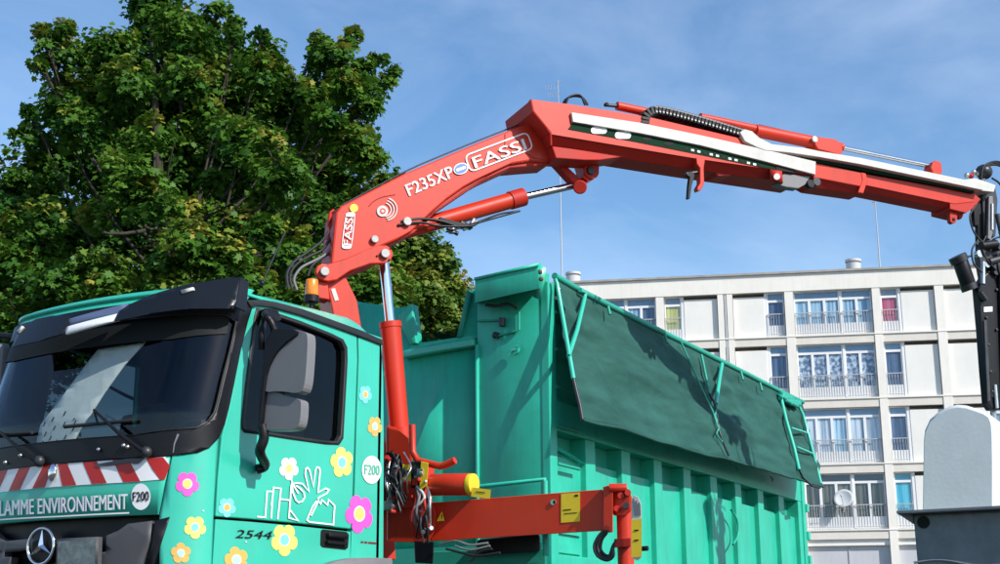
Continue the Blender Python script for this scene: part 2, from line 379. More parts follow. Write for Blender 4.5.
def mirror(L): return [(ST-s, z) for s, z in L[::-1]]
def PXZ(L): return [cabinv(*p) for p in L]
def sideXZ(L): return [(YP(*p).x, YP(*p).z) for p in L]
def sXZ(x, z, off=0.): return Vector((x, -off, z))

truck = thing('truck', 'turquoise green lorry cab with flower stickers and a red and white striped front', 'truck', (7.2, 1.1, 0))
SX0 = YP(214.5, 516).x; XR = 8.02
# windscreen opening
gl_r = PXZ([(236, 322), (229.8, 350), (223, 376), (217, 402), (214, 413), (208, 422), (198, 428)])
gl_top = cabinv(228, 316); zt, zb = gl_top[1], cabinv(110, 437)[1]
glass_loop = [(.10, zt)]+gl_r+[(.45, zb+.0), (ST-.45, zb)]+mirror(gl_r)+[(ST-.10, zt)]
glass_loop = [(s, z) for s, z in glass_loop]
def inset(L, d):
    cx = sum(p[0] for p in L)/len(L); cy = sum(p[1] for p in L)/len(L)
    return [(cx+(p[0]-cx)*(1-d), cy+(p[1]-cy)*(1-d)) for p in L]
zcowl = cabinv(120, 459)[1]
shell_out = [(-.03, 1.0), (ST+.03, 1.0), (ST+.03, 3.0), (-.03, 3.0)]
gr_top = cabinv(120, 516)[1]
nearseam = [cabinv(*p) for p in [(214.5, 516), (221, 436)]]
# black windscreen surround and cowl (world: s,z), near outline traced on the surface
sur_r = PXZ([(240, 301), (252, 306), (247, 322), (240, 350), (233, 385), (228, 408), (224, 424), (218, 438), (209, 448), (198, 453), (180, 455.2)])
sur = [(sur_r[0][0], sur_r[0][1])]+sur_r[1:]+[(SL, zcowl-.005), (ST-SL, zcowl-.005)]+mirror(sur_r)
sheet('windscreen_surround', [sur, glass_loop], cabS, 'black', truck, off=.008, thick=.02, step=(.06, .2))
gls = sheet('windscreen', [inset(glass_loop, -.01)], cabS, 'glass', truck, off=-.012, step=(.08, .2))
gf = sheet('gasket', [inset(glass_loop, -.004), inset(glass_loop, .010)], cabS, 'rubber', gls, off=.012, thick=.012, step=(.08, .3))
band = [p for p in glass_loop if p[1] > zt-.02]
sheet('tinted_band', [[(.085, zt), (.075, zt-.11), (.35, zt-.15), (ST-.35, zt-.15), (ST-.075, zt-.11), (ST-.085, zt)]], cabS, 'blkfilm', gls, off=-.004, step=(.08, .2))

# body shell of the front: lower panel, corner panels, fascia above the glass
zl, zst, zsb = 1.0, cabinv(120, 459)[1], cabinv(120, 483)[1]
front_lo = [(.33, zcowl+.02), (.33, gr_top+.0), (ST-.33, gr_top), (ST-.33, zcowl+.02)]
sl_bot = cabinv(160, 516)
s_edge_t = cabinv(171, 457)[0]; s_edge_b = cabinv(158, 516)[0]
fp = [(s_edge_t, zcowl+.03), (s_edge_b, gr_top), (ST-s_edge_b, gr_top), (ST-s_edge_t, zcowl+.03)]
sheet('front_panel', [fp], cabS, 'teal', truck, thick=.03, step=(.06, .3))
near_c = [(s_edge_t-.008, zcowl+.03)]+[(s_edge_b-.008, gr_top), (s_edge_b+.01, gr_top-.09), (s_edge_b-.06, gr_top-.4), (s_edge_b-.06, .75), (-.03-.0, .75), (SX0*0-(YP(213.5, 516).x-(x0z(1.7)+CRX)), 1.72), (-(YP(219, 440).x-(x0z(2.2)+CRX)), zcowl+.20), (0., zcowl+.2)]
near_c = [(s_edge_t-.008, zcowl+.02), (s_edge_b-.008, gr_top), (s_edge_b-.008, gr_top-.10), (s_edge_b-.05, .9), (-.02, .9), (cabinv(213.4, 517)[0], 1.72), (cabinv(219.5, 434)[0], 2.23), (.0, 2.24), (.05, 2.2)]
for side in (0, 1):
    sheet('corner_panel', [near_c if not side else mirror(near_c)], cabS, 'teal', truck, thick=.03, step=(.03, .3))
sheet('roof_fascia', [[(-.02, zt+.015), (ST+.02, zt+.015), (ST+.02, 3.04), (-.02, 3.04)]], cabS, 'teal', truck, off=-.004, thick=.03, step=(.06, .05))
# red and white warning band
def bandpoly(L): return PXZ(L)
wb_t, wb_b = cabinv(120, 462)[1], cabinv(120, 483.5)[1]
wb = PXZ([(166, 457), (170, 466), (165.5, 479.5), (110, 483.5)]); wbl = [(wb[0][0], wb[0][1])]+wb[1:]+[]
wloop = wb[:3]+[(SL+.1, wb[3][1]), (ST-SL-.1, wb[3][1])]+mirror(wb[:3])
band_o = sheet('warning_band', [wloop], cabS, 'white', truck, off=.004, step=(.06, .3))
S0 = cabinv(55, 476)[0]
zT, zB = wb[0][1]-.002, wb[3][1]+.002
def sx(px, top): return cabinv(px, 470-.095*(px-20)*.9 if top else 491-.075*(px-7))[0]
reds = [((sx(58, 1), sx(67.5, 1)), (sx(63, 0), sx(77, 0))), ((sx(83, 1), sx(97, 1)), (sx(92.5, 0), sx(107.5, 0))), ((sx(113, 1), sx(129, 1)), (sx(124, 0), sx(141, 0)))]
for (t1, t2), (b1, b2) in reds:
    q = [(t1, zT), (t2, zT), (b2, zB), (b1, zB)]
    sheet('red_stripe', [q], cabS, 'redfilm', band_o, off=.006, step=(.06, .3)); sheet('red_stripe', [[(2*S0-a, b) for a, b in q[::-1]]], cabS, 'redfilm', band_o, off=.006, step=(.06, .3))
q = PXZ([(147, 459), (163.5, 457.5), (170.5, 466), (165.5, 479.3), (160.5, 480)])
sheet('red_stripe', [q], cabS, 'redfilm', band_o, off=.006, step=(.03, .3)); sheet('red_stripe', [mirror(q)], cabS, 'redfilm', band_o, off=.006, step=(.03, .3))
# door-top hook on the band, lettering, line
b = B(); c0 = cabP(55, 473, .02); b.ball(c0, .035, 8, (.5, .9, 1.5)); b.build('hatch_latch', 'chrome', truck)
lettering('lettering', 'LAMME ENVIRONNEMENT', (0.5, 516.5), (128, 509.5), 15.5, cabP, M['white'], truck, .006, bold=.05, shear=.0, up=(0, -1), label='white capital lettering LAMME ENVIRONNEMENT')
fz = cabinv(-6, 510)
q = PXZ([(130, 512.4), (130, 513.9), (60, 517.4), (0, 520.7), (0, 519.3), (60, 516.0)]); sheet('white_line', [q], cabS, 'white', truck, off=.006, step=(.06, .3))
fl = lettering('lettering', 'F', (-9, 517.2), (-2.5, 516.8), 15.5, cabP, M['white'], truck, .006, bold=.05, up=(0, -1))
sheet('number_disc', [circ((141.5, 497), 9.8, 28, 13.2)], cabP, 'white', truck, off=.006, step=6, smooth=False)
lettering('lettering', 'F200', (133.8, 502), (150, 501), 9.5, cabP, M['blkfilm'], truck, .009, bold=.04, up=(0, -1))

# grille: black recess, dark grey bars, emblem, grey plate
def gr(s, z, off=0.): return cabS(s, z, off)
sg = s_edge_b+.0
sheet('grille', [[(sg+.012, gr_top), (ST-sg-.012, gr_top), (ST-sg-.05, .9), (sg+.05, .9)]], cabS, 'black', truck, off=-.09, step=(.08, .3))
gb = B()
sheet('grille_bar', [PXZ([(-30, 547), (0, 542), (30, 539), (42, 538), (42, 549), (0, 553), (-30, 557)])], cabS, 'grille', truck, off=.0, thick=.06, step=(.06, .3))
q = PXZ([(106, 536), (118, 531), (128, 524), (152, 521), (150, 541), (143, 562), (140, 575), (100, 580), (96, 553), (106, 552)])
sheet('grille_bar', [q], cabS, 'grille', truck, off=.0, thick=.06, step=(.05, .3)); sheet('grille_bar', [mirror(q)], cabS, 'grille', truck, off=.0, thick=.06, step=(.05, .3))
q = PXZ([(155, 521), (170, 517), (160, 548), (150, 575), (145, 575), (152, 545)])
sheet('grille_edge', [q], cabS, 'black', truck, off=.004, thick=.04, step=(.05, .3)); sheet('grille_edge', [mirror(q)], cabS, 'black', truck, off=.004, thick=.04, step=(.05, .3))
for k in range(4):
    z = cabinv(47, 566)[1]-.06-k*.13
    sheet('grille_bar', [[(sg+.05, z), (ST-sg-.05, z), (ST-sg-.05, z-.07), (sg+.05, z-.07)]], cabS, 'grille', truck, off=.0, thick=.06, step=(.08, .3))
sheet('bumper', [[(.0, .95), (ST, .95), (ST, .45), (.0, .45)]], cabS, 'grille', truck, off=.03, thick=.12, step=(.06, .2))
ec = cabP(47.5, 547, .05); er = (cabP(47.5, 528, .05)-ec).length
em = B(); ring = []
for k in range(41):
    t = 2*PI*k/40; ring.append(ec+Vector((0, math.sin(t), math.cos(t)))*er*.93)
em.tube(ring, er*.085, 8, False); emo = em.build('emblem', 'chrome', truck, label='chrome three pointed star in a ring')
st = B()
for k in range(3):
    t = 2*PI*k/3; d = Vector((0, math.sin(t), math.cos(t))); e = Vector((0, math.cos(t), -math.sin(t)))
    tip = ec+d*er*.9; hub = ec+Vector((-.022, 0, 0)); l, r_ = ec+(e+d*.55)*er*.155, ec+(-e+d*.55)*er*.155
    o_l = ec+(d.lerp(Vector((0, math.sin(t+PI/3), math.cos(t+PI/3))), 1))*er*.17; o_r = ec+Vector((0, math.sin(t-PI/3), math.cos(t-PI/3)))*er*.17
    st.add([hub, o_l, tip, o_r, ec+Vector((.01, 0, 0))], [(0, 2, 1), (0, 3, 2), (4, 1, 2), (4, 2, 3)])
st.build('star', 'chrome', emo)
sheet('emblem_backing', [circ(cabinv(47.5, 547), er*.93, 28)], cabS, 'black', truck, off=.03, thick=.05, step=(.08, .3))
q = PXZ([(63.5, 539.5), (105, 537.5), (104, 566), (62, 568)]); sheet('plate_holder', [q], cabS, 'grille', truck, off=.05, thick=.03)
q2 = PXZ([(65.5, 542), (103, 540), (102, 566), (64, 568)]); sheet('dirty_plate', [q2], cabS, mat('weathered grey plate', (.13, .16, .16), .6, var=.45, vscale=22), truck, off=.055)

# sun visor: two dark smoked shields with a teal fascia and a bright strip between
M['visor'] = mat('smoked visor plastic', (.008, .010, .014), .28, var=.1, coat=.1, spec=.25)
vis_n = [(241, 277), (226, 278), (201, 282), (176, 287), (152, 294.5), (130, 304), (119, 311), (114, 321), (126, 319), (150, 314), (190, 309), (232, 308.5), (236, 302)]
def visX(y, z):
    c = (y-CW/2)/(CW/2+.04); return 6.215+.55*(z-2.87)-BOW*1.3*(1-c*c)+.07*max(0, abs(c)-.8)/.2
def visS(y, z, off=0.): return Vector((visX(y, z)-off, y, z))
def vinv(px, py):
    x = 6.2
    for _ in range(25): p = XP(px, py, x); x = .5*x+.5*visX(p.y, p.z)
    return p.y, p.z
def vmir(L): return [(CW-y, z) for y, z in L[::-1]]
vn = [vinv(*p) for p in vis_n]
VISCUT = min(p[1] for p in vn)
vo = sheet('sun_visor', [vn], visS, 'visor', truck, thick=.012, step=(.05, .04)); sheet('sun_visor', [[vinv(*p) for p in [(12, 347), (16, 334), (24, 325), (36, 319), (52, 315.5), (69, 315.5), (67, 321), (62, 334), (40, 341)]]], visS, 'visor', truck, thick=.012, step=(.05, .04))
b = B(); e0 = visS(*vinv(240, 278)); e1 = visS(*vinv(235, 307)); b.add([e0, e1, e1+Vector((.12, .02, 0)), e0+Vector((.1, .02, 0))], [(0, 1, 2, 3)]); b.build('visor_end', 'visor', vo, solid=.012)
sheet('clearance_lamp', [[vinv(182, 290.5), vinv(194, 287.5), vinv(195, 290.5), vinv(183, 294)]], visS, 'alu', vo, off=.012, thick=.012)
sheet('clearance_lamp', [[vinv(18, 331), vinv(23, 326), (vinv(25, 328)), vinv(20, 333)]], visS, 'alu', vo, off=.012, thick=.012)
q = [vinv(*p) for p in [(63, 327), (119, 312.5), (116, 320), (64, 334)]]
sheet('bright_strip', [q], visS, 'white', truck, off=-.012, thick=.02, step=(.06, .1))
q = [vinv(*p) for p in [(64, 319), (124, 303), (119, 312), (63, 326)]]
sheet('roof_peak', [q], visS, mat('blue grey strip', (.10, .13, .22), .3), truck, off=-.02, thick=.02, step=(.06, .1))

sheet('header_lining', [[(-.0, zt+.02), (ST, zt+.02), (ST, 3.0), (.0, 3.0)]], cabS, 'seat', truck, off=-.05, thick=.01, step=(.06, .05))
for L_ in ([(.02, 1.0), (.32, 1.0), (.10, 2.2), (-.05, 2.2)], [(ST-.02, 1.0), (ST-.32, 1.0), (ST-.10, 2.2), (ST+.05, 2.2)]): sheet('corner_lining', [L_], cabS, 'seat', truck, off=-.05, thick=.01, step=(.03, .3))
# near side: door, rear quarter, gutter.  Outlines traced in the plane of the side, stored as x,z
xs = lambda L: sideXZ(L)
roof_px = [(243, 291), (262, 293), (300, 302), (340, 316), (362, 325), (376, 334), (381.5, 342)]
win = xs([(256.8, 309), (275, 313.5), (300, 322), (330, 334), (342, 340), (346, 348), (346.3, 360), (345, 385), (343, 420), (342, 438), (338, 444), (325, 443.5), (290, 438.5), (262, 434), (245, 432), (242, 428), (242, 420), (246, 385), (251, 345), (254.5, 318)])
door_out = xs([(251, 303.5), (270, 307), (300, 315), (335, 327.5), (357, 336), (357.5, 360), (356, 400), (352, 520), (351, 529), (300, 523.5), (250, 519), (216, 516.5), (218, 480), (222, 437), (229, 410), (238, 365), (244, 330), (247, 310)])
door = sheet('door', [door_out, win], sXZ, 'teal', truck, off=.0, thick=.05, bevel=.006, smooth=False)
quarter = xs([(358.5, 337), (372, 341), (381.5, 345), (383.5, 380), (384, 440), (383.5, 566), (350.5, 566), (352, 534), (354, 520), (357.6, 400), (359, 360)])
sheet('rear_quarter_panel', [quarter], sXZ, 'teal', truck, thick=.05, bevel=.006, smooth=False)
z1 = xs([(300, 527)])[0][1]
lower = xs([(215.5, 519.5), (250, 522), (300, 526.5), (350.5, 532), (350, 566), (340, 566), (330, 572), (322, 585), (215, 585), (212.5, 566)])
sheet('lower_door_panel', [lower], sXZ, 'teal', truck, thick=.05, bevel=.006, smooth=False)
sheet('window_seal', [inset(win, -.015), inset(win, .045)], sXZ, 'rubber', door, off=.006, thick=.03)
sheet('side_window', [inset(win, -.01)], sXZ, 'sglass', door, off=-.03)
gut = xs([(245, 300.5), (262, 300), (275, 302.5), (300, 309), (340, 323.5), (362, 331.5), (380, 340), (381, 345.5), (362, 338), (340, 330), (300, 316), (270, 307.5), (256, 306), (249, 308)])
sheet('gutter_trim', [gut], sXZ, 'rubber', truck, off=.018, thick=.05, bevel=.004)
pil = xs([(251, 306), (247, 322), (240, 350), (233, 385), (228, 408), (223, 430), (221, 437), (217.5, 437), (220, 420), (228, 385), (236, 350), (243, 322), (246, 302)])
# roof: profile across, from x=6.4 to the rear
rb = B(); nx, ny = 26, 26
def roofz(x, y):
    e = min(y, CW-y); base = 3.055+.055*(x-6.5)
    zz = base - .19*max(0, 1-e/.22)**2 + .03*(1-((y-CW/2)/(CW/2))**2)
    if x < 6.62: zz -= .10*((6.62-x)/.2)**2
    if x < 7.0: zz -= .055*((7.0-x)/.6)**2
    if x > 7.80: zz -= 1.6*(x-7.80)**2
    return max(zz, 3.0)
rv = []
for i in range(nx+1):
    for j in range(ny+1):
        t = j/ny; y = CW*(.5-.5*math.cos(PI*t)); x = None
        xe = x0z(3.02); y_ = min(y, CW-y); xf = 6.36+(CRX*(1-math.sqrt(max(0, 1-(1-y_/CR)**2))) if y_ < CR else 0)-BOW*(1-((y-CW/2)/(CW/2))**2)
        x = xf+(XR-xf)*i/nx; rv.append((x, y, roofz(x, y)))
rb.add(rv, [(i*(ny+1)+j, (i+1)*(ny+1)+j, (i+1)*(ny+1)+j+1, i*(ny+1)+j+1) for i in range(nx) for j in range(ny)], True)
rb.build('roof', 'teal', truck, solid=.02)
# rear wall, far side, floor, seats, wheel
b = B(); b.box((XR-.03, .0, .95), (XR, CW, 2.98)); b.build('rear_wall', 'teal', truck)
far = [(6.35, .95), (XR, .95), (XR, 2.98), (6.5, 2.98), (6.34, 2.3)]
farwin = [(6.62, 2.3), (7.55, 2.3), (7.55, 2.9), (6.72, 2.9)]
def farP(x, z, off=0.): return Vector((x, CW-.02+off, z))
sheet('far_door', [far, farwin], farP, 'teal', truck, thick=.04, smooth=False)
M['dglass'] = glassmat('dark tinted glass', (.06, .08, .09), 1.3)
sheet('far_door_lining', [inset(far, -.09), inset(farwin, .0)], farP, 'seat', truck, off=-.07, thick=.02, smooth=False)
sheet('far_window', [farwin], farP, 'dglass', truck, off=-.01)
b = B(); b.box((6.4, .05, 1.45), (XR-.04, CW-.07, 1.5)); b.box((XR-.06, .05, 1.5), (XR-.035, CW-.07, 2.95)); b.box((6.5, .05, 2.93), (XR-.04, CW-.05, 2.95)); b.build('interior_lining', 'seat', truck)
b = B(); b.prism([(6.14, .12, 1.5), (6.50, .12, 1.5), (6.55, .12, 2.12), (6.42, .12, 2.17), (6.17, .12, 2.13)], (0, CW-.24, 0)); b.build('dashboard', 'seat', truck, bevel=.02)
for y in (.35, 1.45):
    b = B(); b.box((7.05, y, 1.9), (7.5, y+.5, 2.02)); b.obox((7.45, y, 1.95), (.12, 0, 0), (0, .5, 0), (.12, 0, .62)); b.obox((7.56, y+.13, 2.6), (.09, 0, 0), (0, .24, 0), (.04, 0, .2)); b.build('seat', 'seat', truck, bevel=.03)
sw = B(); wc = Vector((6.72, .6, 2.22)); ax = Vector((-.5, 0, .85)).normalized(); e1 = Vector((0, 1, 0)); e2 = ax.cross(e1)
sw.tube([wc+(e1*math.cos(2*PI*k/24)+e2*math.sin(2*PI*k/24))*.23 for k in range(25)], .016, 6, False); sw.cyl(wc-ax*.4, wc, .03, 8)
for a in (0, 2.1, 4.2): sw.cyl(wc, wc+(e1*math.cos(a)+e2*math.sin(a))*.23, .014, 6)
sw.build('steering_wheel', 'black', truck)
# pale sheet behind the windscreen painting a building's reflection, dark slots as its windows
bl = []; hl = []
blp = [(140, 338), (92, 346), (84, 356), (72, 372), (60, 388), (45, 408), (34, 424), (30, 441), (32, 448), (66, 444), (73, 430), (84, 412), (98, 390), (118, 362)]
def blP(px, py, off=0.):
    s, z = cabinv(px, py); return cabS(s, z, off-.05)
sheet('reflection_band', [blp], blP, 'blind', truck, off=0., thick=.006, step=12)
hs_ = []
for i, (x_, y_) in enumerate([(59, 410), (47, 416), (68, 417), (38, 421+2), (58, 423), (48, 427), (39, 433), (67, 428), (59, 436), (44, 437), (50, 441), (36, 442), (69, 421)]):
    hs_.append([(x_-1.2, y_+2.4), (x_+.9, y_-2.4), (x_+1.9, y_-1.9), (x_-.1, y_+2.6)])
sheet('reflection_slot', hs_, blP, 'blkfilm', truck, off=.004, multi=True)['kind'] = 'stuff'
# wipers
for (p, e, b0, b1) in (((150, 453), (99, 413), (67, 427.5), (136, 421)), ((43, 462), (6, 433), (-26, 437), (35, 433)), ((-50, 470), (-84, 446), (-110, 452), (-60, 445))):
    b = B(); b.tube([cabP(*p, .05), cabP((p[0]*.6+e[0]*.4), (p[1]*.6+e[1]*.4), .07), cabP(*e, .045)], [.016, .012, .008], 6)
    pm = ((b0[0]+b1[0])/2, (b0[1]+b1[1])/2); b.cyl(cabP(*e, .045), cabP(*pm, .03), .007, 6)
    w_ = b.build('wiper', 'black', truck); b = B(); b.tube([cabP(b0[0]+(b1[0]-b0[0])*k/8, b0[1]+(b1[1]-b0[1])*k/8, .022) for k in range(9)], .011, 6); b.build('wiper_blade', 'rubber', w_)
    b = B(); b.ball(cabP(*p, .03), .035, 6); b.build('wiper_pivot', 'dkmetal', w_)
for p in ((23, 456), (101, 450), (126, 446), (130, 447.5), (8, 463)):
    b = B(); b.ball(cabP(*p, .02), .013, 5); b.build('washer_nozzle', 'steel', truck)
sheet('cowl_line', [[(178, 434), (180, 435), (176, 444), (174.5, 453), (173.5, 453), (174.6, 444)]], cabP, 'grey', truck, off=.012)
sheet('cowl_flap', [[(96, 465), (128, 459), (146, 458.5), (140, 464), (136, 464.5), (130, 463), (112, 466), (100, 467)]], cabP, 'grille', truck, off=.012)

# mirrors, near side
def mirP(px, py, off=0.): p = XP(px, py, 6.50); p.x -= off; return p
mir = B()
def mblock(L, d, name, m, x=6.50, it=2, bev=.03, parent=None):
    pts = smoothpoly([XP(px, py, x) for px, py in L], it); b = B(); b.prism(pts, (d, 0, 0)); return b.build(name, m, parent or truck, bevel=bev, seg=3)
m1 = mblock([(267, 331), (290, 328.5), (306, 332), (308, 337), (307, 360), (304.5, 389), (298, 394), (280, 391), (262, 393), (263, 375)], .08, 'mirror_housing', 'grey')
m2 = mblock([(261, 393), (276, 391.5), (286, 396), (300, 399), (301.5, 404), (300, 424), (295, 430), (276, 430.5), (259, 430)], .075, 'mirror_housing', 'grey', x=6.52)
mblock([(266, 330), (290, 327.5), (300, 333), (286, 342), (275, 354), (267, 370), (263.5, 393), (260, 428), (257.5, 428), (261, 380)], .10, 'mirror_backing', 'black', x=6.485, it=1, bev=.012)
b = B()
b.tube(spline([sideP(262, 314, .02), XP(266, 316, 6.50), XP(271, 322, 6.50), XP(275, 332, 6.52)]), .022, 8); b.tube(spline([sideP(262, 318, .02), XP(262, 330, 6.52), XP(262, 350, 6.53)]), .022, 8)
b.tube(spline([XP(262, 425, 6.52), XP(264, 438, 6.53), XP(260, 452, 6.54), sideP(257, 466, .06), sideP(254, 470, .02)]), [.03]*25, 8)
b.build('mirror_arm', 'black', truck, kind='stuff')
sheet('mirror_mount', [[(258, 311), (263, 309), (272, 311), (276, 321), (270, 324), (262, 323)]], sideP, 'black', truck, off=.05, thick=.06, bevel=.01)
mg = B(); q = XP(285, 360, 6.68); mg.box((6.582, q.y-.16, q.z-.17), (6.586, q.y-.03, q.z+.14)); mg.build('mirror_glass', 'chrome', truck)
# far mirror, partly in the frame
b = B(); b.tube(spline([cabS(ST-.05, 2.92, .03), Vector((6.45, CW+.22, 2.95)), Vector((6.47, CW+.3, 2.9))]), .022, 8); b.build('mirror_arm', 'black', truck)
b = B(); b.box((6.42, CW+.10, 2.45), (6.58, CW+.38, 2.90)); b.build('mirror_housing', 'grey', truck, bevel=.05, seg=3)

# door furniture
sheet('handle_recess', [[(322, 529.5), (346, 532), (348.5, 535), (347.5, 548), (345, 550), (322, 547.5), (320, 545), (320.5, 531)]], sideP, 'blkfilm', truck, off=.004)
sheet('door_handle', [[(325, 533.5), (344, 535.5), (344, 539.5), (325, 537.5)], [(324, 541), (344, 543), (344, 545.5), (324, 543.5)]], sideP, 'black', truck, off=.035, thick=.03, multi=True, bevel=.005)
lettering('lettering', '2544', (234.5, 538), (271.5, 539.5), 8.2, sideP, M['blkfilm'], truck, .006, bold=.02, shear=.25, up=(.0, -1))
sheet('maker_mark', [[(360.5, 541.3), (363, 541.5), (363, 543.2), (360.5, 543)], [(364, 541.5), (367, 541.8), (367, 543.6), (364, 543.3)], [(368, 541.9), (376, 542.6), (376, 544.4), (368, 543.7)]], sideP, mat('dark red print', (.16, .02, .03), .5), truck, off=.004, multi=True)
mg_px = [(318, 566), (330, 561.5), (345, 558.5), (365, 558), (385, 559), (387, 600), (310, 600)]
sheet('mudguard', [mg_px], sideP, 'grey', truck, off=.06, thick=.5, bevel=.02)

# stickers
M['palefilm'] = mat('pale print', (.80, .78, .55), .4)
def sticker(c, r, petal, core, sq=1.12, n=5, a0=.3, P=cabP, rim=None):
    o = sheet('flower_sticker', [flower(c, r, n, a0, sq)], P, petal, truck, off=.003, step=7)
    sheet('petal_tint', [circ(c, r*.41, 18, r*.41*sq)], P, 'palefilm', o, off=.0042)
    if rim: sheet('petal_tint', [flower(c, r*.72, n, a0, sq)], P, rim, o, off=.0045, step=7)
    sheet('flower_centre', [circ(c, r*.32, 16, r*.32*sq)], P, core, o, off=.006)
C_ = {k: mat(k, v, .4) for k, v in {'pink sticker': (.86, .10, .50), 'dark pink sticker': (.80, .06, .42), 'pale yellow sticker': (.80, .76, .16), 'orange sticker': (.86, .42, .10), 'cyan sticker': (.10, .62, .80), 'pale cyan sticker': (.45, .80, .86), 'lemon sticker': (.85, .72, .18), 'light blue sticker': (.20, .70, .80)}.items()}
sticker((187.5, 484), 12, C_['pink sticker'], C_['pale yellow sticker'], 1.05)
sticker((195, 527.5), 11, C_['pale yellow sticker'], C_['light blue sticker'], 1.05)
sticker((181, 553.5), 10, C_['orange sticker'], C_['pale cyan sticker'], 1.05, a0=.9)
sticker((226.5, 507.5), 9, C_['light blue sticker'], C_['orange sticker'], 1.1, P=sideP)
sticker((236, 560), 12, C_['orange sticker'], C_['pale cyan sticker'], 1.1, P=sideP, a0=.7)
sticker((284, 540), 13.5, C_['pale yellow sticker'], C_['light blue sticker'], 1.22, P=sideP)
sticker((288.5, 468.5), 9.8, M['white'], C_['lemon sticker'], 1.2, P=sideP)
sticker((341.5, 462.5), 11.5, C_['pale yellow sticker'], C_['light blue sticker'], 1.35, P=sideP, a0=.8)
sticker((359, 514), 14, C_['pink sticker'], C_['pale yellow sticker'], 1.4, P=sideP, a0=.5)
sticker((374.5, 426.5), 7.3, C_['orange sticker'], C_['pale cyan sticker'], 1.4, P=sideP)
sticker((365, 394.5), 6.5, C_['light blue sticker'], C_['orange sticker'], 1.4, P=sideP)
sheet('number_disc', [circ((371, 470), 9.7, 28, 14)], sideP, 'white', truck, off=.005)
lettering('lettering', 'F200', (363.5, 474.5), (378.5, 475.5), 10, sideP, C_['cyan sticker'] if 0 else mat('green print', (.10, .45, .30), .5), truck, .008, bold=.03, up=(0, -1))
def Z7(L): return [(240+x/4.547, 440+y/4.547) for x, y in L]
LINES = [Z7([(75, 350), (112, 352), (120, 235), (147, 235), (139, 358)]), Z7([(139, 300), (150, 217), (183, 222), (168, 362)]), Z7([(180, 270), (222, 275)]),
         Z7([(228, 178), (236, 200), (262, 245)]), Z7([(228, 205), (250, 196), (280, 200), (310, 236), (292, 155), (295, 132), (303, 127), (312, 138), (330, 215), (338, 140), (346, 125), (356, 127), (360, 142), (352, 225), (350, 240), (385, 221), (400, 227), (390, 244), (355, 262), (325, 305), (300, 365), (312, 374), (420, 386), (426, 300), (398, 272), (394, 297), (368, 274), (362, 292), (345, 270)]),
         Z7([(232, 195), (236, 240), (250, 275), (262, 285), (278, 280), (289, 262), (286, 240), (270, 222), (250, 208)]), Z7([(228, 205), (222, 290), (217, 355), (260, 368), (222, 318)]), Z7([(318, 345), (340, 300), (352, 275)])]
def ribbon(L, w):
    P = [Vector((p[0], p[1])) for p in L]; A = []; Bq = []
    for i, p in enumerate(P):
        d0 = (p-P[i-1]).normalized() if i else (P[1]-p).normalized(); d1 = (P[i+1]-p).normalized() if i < len(P)-1 else d0
        n0 = Vector((-d0.y, d0.x)); n1 = Vector((-d1.y, d1.x)); n = (n0+n1)
        n = n.normalized() if n.length > .2 else n0; k = min(1.6, 1/max(.4, n.dot(n0)))
        A.append(p+n*w/2*k); Bq.append(p-n*w/2*k)
    return A, Bq
rb2 = B()
for li, L in enumerate(LINES):
    A, Bq = ribbon(L, 1.55); n_ = len(A); v_ = [sideP(p.x, p.y, .005+.0007*li) for p in A]+[sideP(p.x, p.y, .005+.0007*li) for p in Bq]
    rb2.add(v_, [(i, i+1, n_+i+1, n_+i) for i in range(n_-1)])
rb2.build('line_drawing', 'white', truck, kind='stuff', label='white line drawing of towers, a hand with two raised fingers and a mountain')
sheet('small_dot', [circ((245.5, 542), .8, 8), circ((203, 511), .8, 8)], cabP, 'white', truck, off=.005, multi=True)['kind'] = 'stuff'

# chassis, wheels (below the frame)
b = B(); b.box((6.3, .65, .75), (17.3, .85, 1.05)); b.box((6.3, 1.65, .75), (17.3, 1.85, 1.05))
for x in (8.3, 10.3, 12.3, 14.3, 16.3): b.box((x, .85, .8), (x+.12, 1.65, 1.0))
b.build('chassis_frame', 'dkmetal', truck)
def wheel(x, y, s):
    b = B(); b.tube([(x, y+s*a, .5) for a in (0, .03, .27, .3)], [.45, .5, .5, .45], 32); w_ = b.build('wheel', 'rubber', truck)
    b = B(); b.tube([(x, y-s*.004, .5), (x, y-s*.01, .5)], [.3, .29], 28); b.cyl((x, y, .5), (x, y-s*.08, .5), .12, 16)
    for k in range(10): b.cyl((x+.2*math.cos(k*PI/5), y, .5+.2*math.sin(k*PI/5)), (x+.2*math.cos(k*PI/5), y-s*.035, .5+.2*math.sin(k*PI/5)), .02, 6)
    b.build('rim', 'steel', w_)
for x in (7.35, 13.9, 15.25): wheel(x, .02, 1); wheel(x, CW-.02, -1)
for x, y in ((6.25, .25), (6.25, 1.65)):
    b = B(); b.box((6.08, y, .6), (6.13, y+.35, .8)); b.build('headlight', 'alu', truck, bevel=.02)
# antenna on the roof, beacon behind the cab
b = B(); b.cyl(onplane(262, 283, Vector((0, 1, 0)), .35), onplane(285, 232, Vector((0, 1, 0)), .35), .006, 5); b.ball(onplane(262, 283, Vector((0, 1, 0)), .35), .02, 5); b.build('roof_aerial', 'black', truck)

# ------------------------------------------------------------------ roll-off container
WC = 2.4; XC = YP(546.5, 290).x; XE = 17.85
cont = thing('roll_off_container', 'large green ribbed skip container with a green mesh cover on the lorry', 'container', ((XC+XE)/2, WC/2, 1.3))
ZTOP = YP(583, 297).z; ZP0 = 2.72; ZP1 = 2.515; ZB = 1.62
def cfP(px, py, off=0., x=None): p = XP(px, py, XC if x is None else x); p.x -= off; return p
